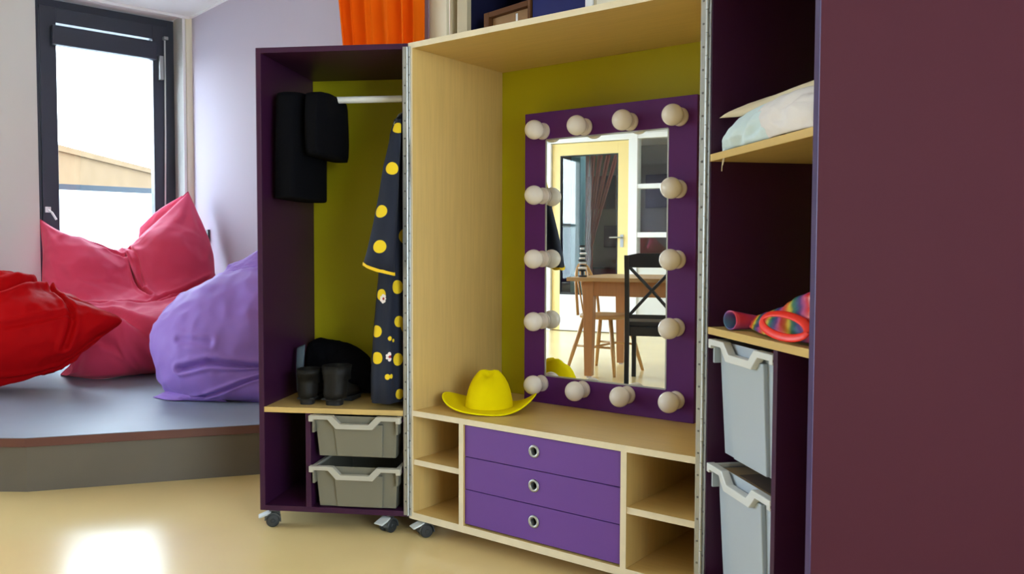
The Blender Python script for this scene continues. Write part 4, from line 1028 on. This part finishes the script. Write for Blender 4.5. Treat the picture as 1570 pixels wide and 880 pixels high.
bc = empty('built_in_shelving', RM(3.8, -0.15, 0), 0, 'cream and birch shelving with a navy back standing behind the vanity unit', 'shelving')
def BC(nm, boxes, m, bev=0.002):
    b = bmesh.new()
    for q in boxes: rbox(b, *q)
    return to_parent(fin(nm, b, m, bc, bevel=bev), bc)
BC('face_board', [(3.010, 3.150, -0.02, 0.0, 0, CEIL)], 'cream')
BC('side_panel', [(3.150, 3.168, -0.34, -0.02, 0, CEIL)], 'birch'); BC('side_panel', [(3.225, 3.300, -0.34, -0.005, 0, CEIL)], 'birch')
BC('side_lining', [(3.300, 3.304, -0.34, -0.03, 0, CEIL)], 'navy', 0)
BC('back_panel', [(3.168, 4.06, -0.355, -0.345, 0, CEIL)], 'navy')
BC('front_post', [(4.062, 4.10, -0.34, 0.0, 0, CEIL)], 'white_paint'); BC('front_post', [(4.10, 4.125, -0.34, -0.01, 0, CEIL)], 'birch'); BC('side_panel', [(4.125, 4.59, -0.34, 0.0, 0, CEIL)], 'cream')
for z in (0.4, 0.9, 1.4, 1.80, 2.30): BC('shelf', [(3.304, 4.06, -0.34, -0.01, z - 0.02, z)], 'birch')
bo = empty('wooden_crate', RM(3.57, -0.1, 1.80), 0, 'brown wooden crate with a lighter inner board on the shelving above the vanity', 'crate')
def CB(nm, boxes, m, par, bev=0.002):
    b = bmesh.new()
    for q in boxes: rbox(b, *q)
    return to_parent(fin(nm, b, m, par, bevel=bev), par)
zc = onp(742, 21, RM(0, -0.02, 0), B2).z
CB('crate_frame', [(3.405, 3.44, -0.30, -0.02, 1.8005, zc), (3.70, 3.715, -0.30, -0.02, 1.8005, zc), (3.44, 3.70, -0.30, -0.02, zc - 0.025, zc), (3.44, 3.70, -0.30, -0.02, 1.8005, 1.82)], 'crate', bo)
CB('inner_board', [(3.44, 3.70, -0.06, -0.045, 1.82, zc - 0.025)], 'crate_in', bo)
CB('paper_tag', [(3.60, 3.612, -0.045, -0.043, zc - 0.085, zc - 0.035)], 'white_paint', bo, 0.0)
b = bmesh.new(); bb = empty('blue_storage_box', RM(3.9, -0.1, 1.80), 0, 'royal blue box beside the brown crate on the shelving', 'box')
CB('box_body', [(3.722, 4.055, -0.30, -0.03, 1.8005, 2.22)], 'royal', bb); CB('box_lid', [(3.720, 4.057, -0.302, -0.026, 2.22, 2.255)], 'royal', bb)

# ------------------------------------------------------------------ rear part of the room, seen in the mirror
dr = empty('door_1', (0, 0, 0)); dr['kind'] = 'structure'
DW = DOORW
room_part('door_frame', [(DT0, 1.25, DW - 0.02, DW + 0.12, 0, 2.36), (DT0, DT1, DW - 0.02, DW + 0.12, 2.295, 2.36), (2.252, DT1, DW - 0.02, DW + 0.12, 0, 2.295)], 'white_paint', dr)
room_part('door_leaf', [(1.256, 1.362, DW + 0.02, DW + 0.06, 0.01, 2.29), (2.11, 2.247, DW + 0.02, DW + 0.06, 0.01, 2.29), (1.362, 2.11, DW + 0.02, DW + 0.06, 2.145, 2.29)], 'door_yellow', dr)
room_part('kick_panel', [(1.362, 2.11, DW + 0.02, DW + 0.06, 0.01, 0.45)], 'white_paint', dr)  # door's lower panel, overexposed brightness put into its white colour
room_part('door_pane', [(1.362, 2.11, DW + 0.037, DW + 0.043, 0.45, 2.145)], 'glass', dr, 0)
room_part('pane_bead', ringboxes(DW + 0.0, DW + 0.0, 0, 0, 0, 0, 0)[:0] + [(1.362, 1.376, DW + 0.018, DW + 0.036, 0.45, 2.145), (2.096, 2.11, DW + 0.018, DW + 0.036, 0.45, 2.145), (1.376, 2.096, DW + 0.018, DW + 0.036, 0.45, 0.475), (1.376, 2.096, DW + 0.018, DW + 0.036, 2.13, 2.145)], 'black_paint', dr)
b = bmesh.new(); tube(b, [RM(2.165, DW + 0.02, 1.146), RM(2.165, DW - 0.035, 1.146), RM(2.15, DW - 0.04, 1.146), RM(2.03, DW - 0.04, 1.146)], 0.010, 10)
rbox(b, 2.145, 2.185, DW + 0.012, DW + 0.02, 1.03, 1.18); fin('door_handle', b, 'steel', dr)
w2 = empty('window_4', (0, 0, 0)); w2['kind'] = 'structure'
bars = [(DT1, SL1, DW - 0.01, DW + 0.11, 2.30, 2.36), (DT1, SL1, DW - 0.01, DW + 0.11, 1.715, 1.77), (DT1, SL1, DW - 0.01, DW + 0.11, 1.145, 1.205), (DT1, SL1, DW - 0.01, DW + 0.11, 0.80, 0.86), (SL1 - 0.06, SL1, DW - 0.01, DW + 0.11, 0.86, 2.30), (3.10, 3.15, DW - 0.01, DW + 0.11, 0.86, 2.30)]
room_part('window_frame', bars, 'white_paint', w2)
room_part('pane', [(DT1, SL1 - 0.06, DW + 0.04, DW + 0.046, 0.86, 2.30)], 'glass', w2, 0)

MO = X0 + nM * 0.395
def refl(p): return p - nM * (2 * (p - MO).dot(nM))
def rray(px, py):
    d = ray(px, py); h_ = CAM + d * ((MO - CAM).dot(nM) / d.dot(nM)); return h_, d - nM * (2 * d.dot(nM))
def rw_w(px, py, wv):     # seen in the mirror, on the plane w = wv; returns (t, z)
    h_, d = rray(px, py); q = RM(0, wv, 0); p = h_ + d * ((q - h_).dot(B2) / d.dot(B2)); return (p - C0).dot(A2), p.z
def rz_(px, py, z):
    h_, d = rray(px, py); return h_ + d * ((z - h_.z) / d.z)
# pictures in the corridor
def picture(px0, px1, py0, py1, m, label, m2=None, fr=0.55):
    t0, za = rw_w(px0, py0, 11.27); t1, zb = rw_w(px1, py1, 11.27)
    e = empty('canvas_picture', RM((t0 + t1) / 2, 11.27, zb), 0, label, 'picture')
    CB('canvas', [(min(t0, t1), max(t0, t1), 11.265, 11.299, min(za, zb), max(za, zb))], m, e)
    if m2:
        tm = t0 + (t1 - t0) * fr; CB('dark_half', [(min(tm, t1), max(tm, t1), 11.262, 11.265, min(za, zb), max(za, zb))], m2, e, 0)
picture(893, 943, 271, 320, 'pic_red', 'dark red and navy canvas seen through the yellow door, upper one', 'pic_navy', 0.72)
picture(926, 949, 346, 379, 'pic_navy', 'small dark navy canvas seen through the yellow door, lower one')
picture(990, 1034, 268, 318, 'pic_navy', 'dark navy canvas seen through the white glazed screen')
# pale blue column
t0, _ = rw_w(875, 300, 9.0); t1, _ = rw_w(890, 300, 9.0)
e = empty('blue_column', RM((t0 + t1) / 2, 9.1, 0), 0, 'pale blue upright column behind the yellow door\'s glass', 'column')
CB('column_shaft', [(t0, t1, 9.0, 9.2, 0.05, CEIL - 0.001)], 'sky_blue', e, 0.01); CB('column_base', [(t0 - 0.02, t1 + 0.02, 8.98, 9.22, 0, 0.05)], 'sky_blue', e, 0.004)
# dusty pink gathered curtain
tc0, _ = rw_w(893, 300, 9.8)
tc1, _ = rw_w(925, 300, 9.8); zt_ = rw_w(905, 268, 9.8)[1]; zb_ = rw_w(905, 378, 9.8)[1]
e = empty('gathered_curtain', RM(tc0, 9.8, 0.02), 0, 'dusty pink curtain gathered to one side behind the yellow door', 'curtain')
for i_, top_ in enumerate((0.02, 0.22, 0.45, 0.72, 1.0)):
    b = bmesh.new(); nn = 8; rows = []
    for j in range(14):
        f_ = j / 13.0; z = 0.02 + (CEIL - 0.05 - 0.02) * f_; sp = max(0, (z - 1.05) / (zt_ - 1.05)) ** 1.1
        c_ = tc0 + 0.06 + (tc1 - tc0) * top_ * sp * 0.9 + 0.02 * i_; hw = 0.020 + 0.015 * sp
        rows.append([b.verts.new(RM(c_ - hw + 2 * hw * i / nn, 9.8 + i_ * 0.012 + 0.012 * math.sin(i / nn * 2 * PI), z) - e.location) for i in range(nn + 1)])
    for j in range(13):
        for i in range(nn): b.faces.new((rows[j][i], rows[j][i + 1], rows[j + 1][i + 1], rows[j + 1][i]))
    o = fin('curtain_strand', b, 'sheer', e, smooth=True); o.modifiers.new('solid', 'SOLIDIFY').thickness = 0.003
# low dark cabinet in corridor
ta, za = rw_w(906, 412, 10.8); tb, _ = rw_w(946, 412, 10.8)
e = empty('low_cabinet', RM(ta, 10.9, 0), 0, 'low dark red cabinet against the corridor wall behind the yellow door', 'cabinet')
CB('cabinet_body', [(ta - 0.3, tb + 0.6, 10.75, 11.28, 0.0, za)], 'pic_red', e); CB('cabinet_top', [(ta - 0.32, tb + 0.62, 10.73, 11.29, za, za + 0.03)], 'black_paint', e); CB('cabinet_door', [(ta - 0.28, ta + 0.6, 10.735, 10.75, 0.05, za - 0.03)], 'pic_red', e)
# blue board low left behind door glass
t0, z0 = rw_w(859, 430, 9.6); t1, z1 = rw_w(878, 348, 9.6)
e = empty('blue_board', RM((t0 + t1) / 2, 9.6, 0), 0, 'dark blue notice board standing behind the pale blue column', 'board')
CB('board_panel', [(t0 - 0.3, t1 + 0.02, 9.6, 9.63, 0.3, z1)], 'royal', e); CB('board_foot', [(t0 - 0.2, t0 - 0.15, 9.4, 9.83, 0, 0.3), (t1 - 0.1, t1 - 0.05, 9.4, 9.83, 0, 0.3)], 'steel_dark', e)

# pine table
TD = Vector((0.64, -0.77, 0)).normalized(); TN = Vector((-0.77, -0.64, 0)).normalized()
L1 = rz_(901, 579, 0); L1.z = 0
org = L1 - TD * 0.16 - TN * 0.06
tb_ = empty('pine_table', org, math.atan2(TD.y, TD.x), 'orange-brown pine table standing on the room floor, seen in the mirror', 'table')
def TL(a, d): return a, -d       # local x along the table, local y negative into depth
LEN, DEP, HT = 1.6, 1.04, 0.785
box('table_top', 0, LEN, -DEP, 0, HT - 0.030, HT, 'oak_top', tb_, 0.004)
b = bmesh.new(); bx(b, 0.16, LEN - 0.16, -0.085, -0.065, HT - 0.145, HT - 0.03); bx(b, 0.16, LEN - 0.16, -DEP + 0.065, -DEP + 0.085, HT - 0.145, HT - 0.03)
bx(b, 0.135, 0.155, -DEP + 0.085, -0.085, HT - 0.145, HT - 0.03); bx(b, LEN - 0.155, LEN - 0.135, -DEP + 0.085, -0.085, HT - 0.145, HT - 0.03)
fin('apron', b, 'oak', tb_)
for x, y in ((0.16, -0.09), (LEN - 0.16, -0.09), (0.16, -DEP + 0.10), (LEN - 0.16, -DEP + 0.10)):
    b = bmesh.new(); r1, r0 = 0.045, 0.030
    hexa(b, [(x - r0, y - r0, 0.012), (x + r0, y - r0, 0.012), (x + r0, y + r0, 0.012), (x - r0, y + r0, 0.012), (x - r1, y - r1, HT - 0.03), (x + r1, y - r1, HT - 0.03), (x + r1, y + r1, HT - 0.03), (x - r1, y + r1, HT - 0.03)])
    lg = fin('leg', b, 'oak', tb_, bevel=0.004)
    b = bmesh.new(); lathe(b, [(0, 0), (0.022, 0), (0.022, 0.012), (0, 0.012)], c=(x, y, 0), seg=16); fin('foot_pad', b, 'socket', lg)
# hooped wooden chair, behind the near corner
sc_ = rz_(930, 482, 0.47)
wc = empty('windsor_chair', (sc_.x, sc_.y, 0), math.atan2(0.77, 0.617), 'honey coloured wooden chair with a hooped spindle back, seen in the mirror', 'chair')
wc.location = Vector((sc_.x, sc_.y, 0)) - TD * 0.01
b = bmesh.new(); loft(b, [sring(0, 0, z, 0.205 * k, 0.20 * k, 2.5, 40) for z, k in ((0.440, 0.9), (0.448, 0.98), (0.468, 1.0), (0.474, 0.97), (0.470, 0.6))]); fin('seat', b, 'beech', wc, smooth=True)
for x, y in ((-0.13, -0.12), (0.13, -0.12), (-0.13, 0.12), (0.13, 0.12)):
    b = bmesh.new(); tube(b, [(x, y, 0.455), (x * 1.45, y * 1.45, 0.22), (x * 1.85, y * 1.85, 0.0)], [0.017, 0.018, 0.012], 12); fin('leg', b, 'beech', wc, smooth=True)
b = bmesh.new(); tube(b, [(-0.19, -0.175, 0.22), (-0.19, 0.175, 0.22)], 0.009, 8); tube(b, [(0.19, -0.175, 0.22), (0.19, 0.175, 0.22)], 0.009, 8); tube(b, [(-0.19, 0, 0.22), (0.19, 0, 0.22)], 0.009, 8); fin('stretcher', b, 'beech', wc, smooth=True)
b = bmesh.new(); hb = []
for k in range(25):
    a = PI * k / 24; hb.append((-0.0 + 0.17 * math.cos(a), 0.16 + 0.07 * math.sin(a), 0.465 + 0.42 * math.sin(a) ** 0.7))
tube(b, hb, 0.012, 10); bh = fin('back_hoop', b, 'beech', wc, smooth=True)
for x in (-0.09, -0.045, 0.0, 0.045, 0.09):
    b = bmesh.new(); zt2 = 0.465 + 0.42 * (1 - (x / 0.17) ** 2) ** 0.35; tube(b, [(x * 0.8, 0.165, 0.465), (x, 0.228, zt2)], 0.007, 8); fin('spindle', b, 'beech', bh, smooth=True)
# black cross-back chair
bs = rz_(957, 588, 0)
p2 = rz_(1009, 569, 0); p1b = rz_(982, 585, 0)
cdir = Vector((bs.x - p1b.x, bs.y - p1b.y, 0))
blk = empty('cross_back_chair', (bs.x, bs.y, 0), 0, 'black painted cross-back chair standing in front of the pine table, seen in the mirror', 'chair')
# local frame: x = along the back rest (image right), y = away from the viewer
vx = Vector((0.50, -0.866, 0)); 
blk.rotation_euler = (0, 0, math.atan2(vx.y, vx.x))
# local -y points further from the mirror
BW = 0.40
def lg(name, pts, r, m='black_paint', par=None):
    b = bmesh.new(); n_ = len(pts)
    rings = [[Vector((p[0] + sx_ * r, p[1] + sy_ * r, p[2])) for sx_, sy_ in ((-1, -1), (1, -1), (1, 1), (-1, 1))] for p in pts]
    loft(b, rings); return fin(name, b, m, par or blk, bevel=0.003)
for x in (0.018, BW - 0.018): lg('back_post', [(x, 0.02, 0), (x, 0, 0.25), (x, 0, 0.45), (x, 0.03, 0.75), (x, 0.07, 0.96)], 0.017)
for x in (0.03, BW - 0.03): lg('leg', [(x, -0.37, 0), (x, -0.36, 0.43)], 0.017)
box('seat', 0.0, BW, -0.41, 0.0, 0.43, 0.465, 'black_paint', blk, 0.006)
b = bmesh.new(); bx(b, 0.03, BW - 0.03, -0.37, -0.355, 0.36, 0.43); bx(b, 0.03, BW - 0.03, -0.008, 0.008, 0.36, 0.43); bx(b, 0.012, 0.03, -0.36, 0, 0.36, 0.43); bx(b, BW - 0.03, BW - 0.012, -0.36, 0, 0.36, 0.43); fin('seat_rail', b, 'black_paint', blk)
b = bmesh.new(); prism(b, [(0.0, 0.87), (BW, 0.87), (BW, 0.955), (BW * 0.75, 0.975), (BW * 0.25, 0.975), (0, 0.955)], 0.045, 0.067); fin('top_rail', b, 'black_paint', blk, bevel=0.003)
b = bmesh.new(); bx(b, 0.03, BW - 0.03, 0.0, 0.018, 0.49, 0.52); fin('lower_rail', b, 'black_paint', blk)
for a_, c_ in ((0.03, BW - 0.03), (BW - 0.03, 0.03)):
    b = bmesh.new(); tube(b, [(a_, 0.010, 0.51), ((a_ + c_) / 2, 0.022, 0.70), (c_, 0.048, 0.88)], [(0.007, 0.012)] * 3, 8); fin('cross_brace', b, 'black_paint', blk)
# striped ornament on the table
op = rz_(893, 412, 0.80)
dd = (op - org); ax, ay = dd.dot(TD), dd.dot(TN)
ax = max(0.1, min(LEN - 0.1, ax)); ay = max(0.12, min(DEP - 0.12, ay))
h_, d_ = rray(893, 417)
best = None
for k in range(200):
    p = h_ + d_ * (1.5 + k * 0.03); q = p - org; a_, b_ = q.dot(TD), q.dot(TN)
    if 0.06 < a_ < LEN - 0.06 and 0.12 < b_ < DEP - 0.08: best = p; break
if best is None: best = org + TD * 0.12 + TN * 0.3
orn = empty('striped_ornament', (best.x, best.y, HT + 0.0005), 0, 'black and white striped twisting ornament on the pine table, seen in the mirror', 'ornament')
b = bmesh.new(); bw = bmesh.new()
lathe(b, [(0, 0), (0.035, 0), (0.035, 0.012), (0.012, 0.016), (0.012, 0.05), (0, 0.05)])
for k in range(11):
    z = 0.045 + 0.019 * k; r = 0.036 - 0.0015 * k + 0.004 * math.sin(k * 2)
    lathe(b if k % 2 == 0 else bw, [(0, z), (r * 0.8, z), (r, z + 0.007), (r * 0.8, z + 0.014), (0, z + 0.014)], c=(0.004 * math.sin(k * 1.3), 0.004 * math.cos(k * 1.3), 0), seg=20)
fin('dark_rings', b, 'black_paint', orn); fin('white_rings', bw, 'white_paint', orn)

# unseen ceiling lamp added to brighten the corridor
def lamp(t, w_, label, grp, pw):
    e = empty('added_ceiling_lamp', RM(t, w_, CEIL - 0.06), math.atan2(A2.y, A2.x), label, 'lamp', grp)
    b = bmesh.new(); bx(b, -0.62, 0.62, -0.16, 0.16, 0.02, 0.0595); fin('lamp_housing', b, 'white_metal', e)
    b = bmesh.new(); bx(b, -0.60, 0.60, -0.14, 0.14, 0.0, 0.02); fin('diffuser', b, 'opal', e)
lamp(1.8, 9.2, 'flat ceiling lamp added to light the corridor beyond the yellow door', None, 1)
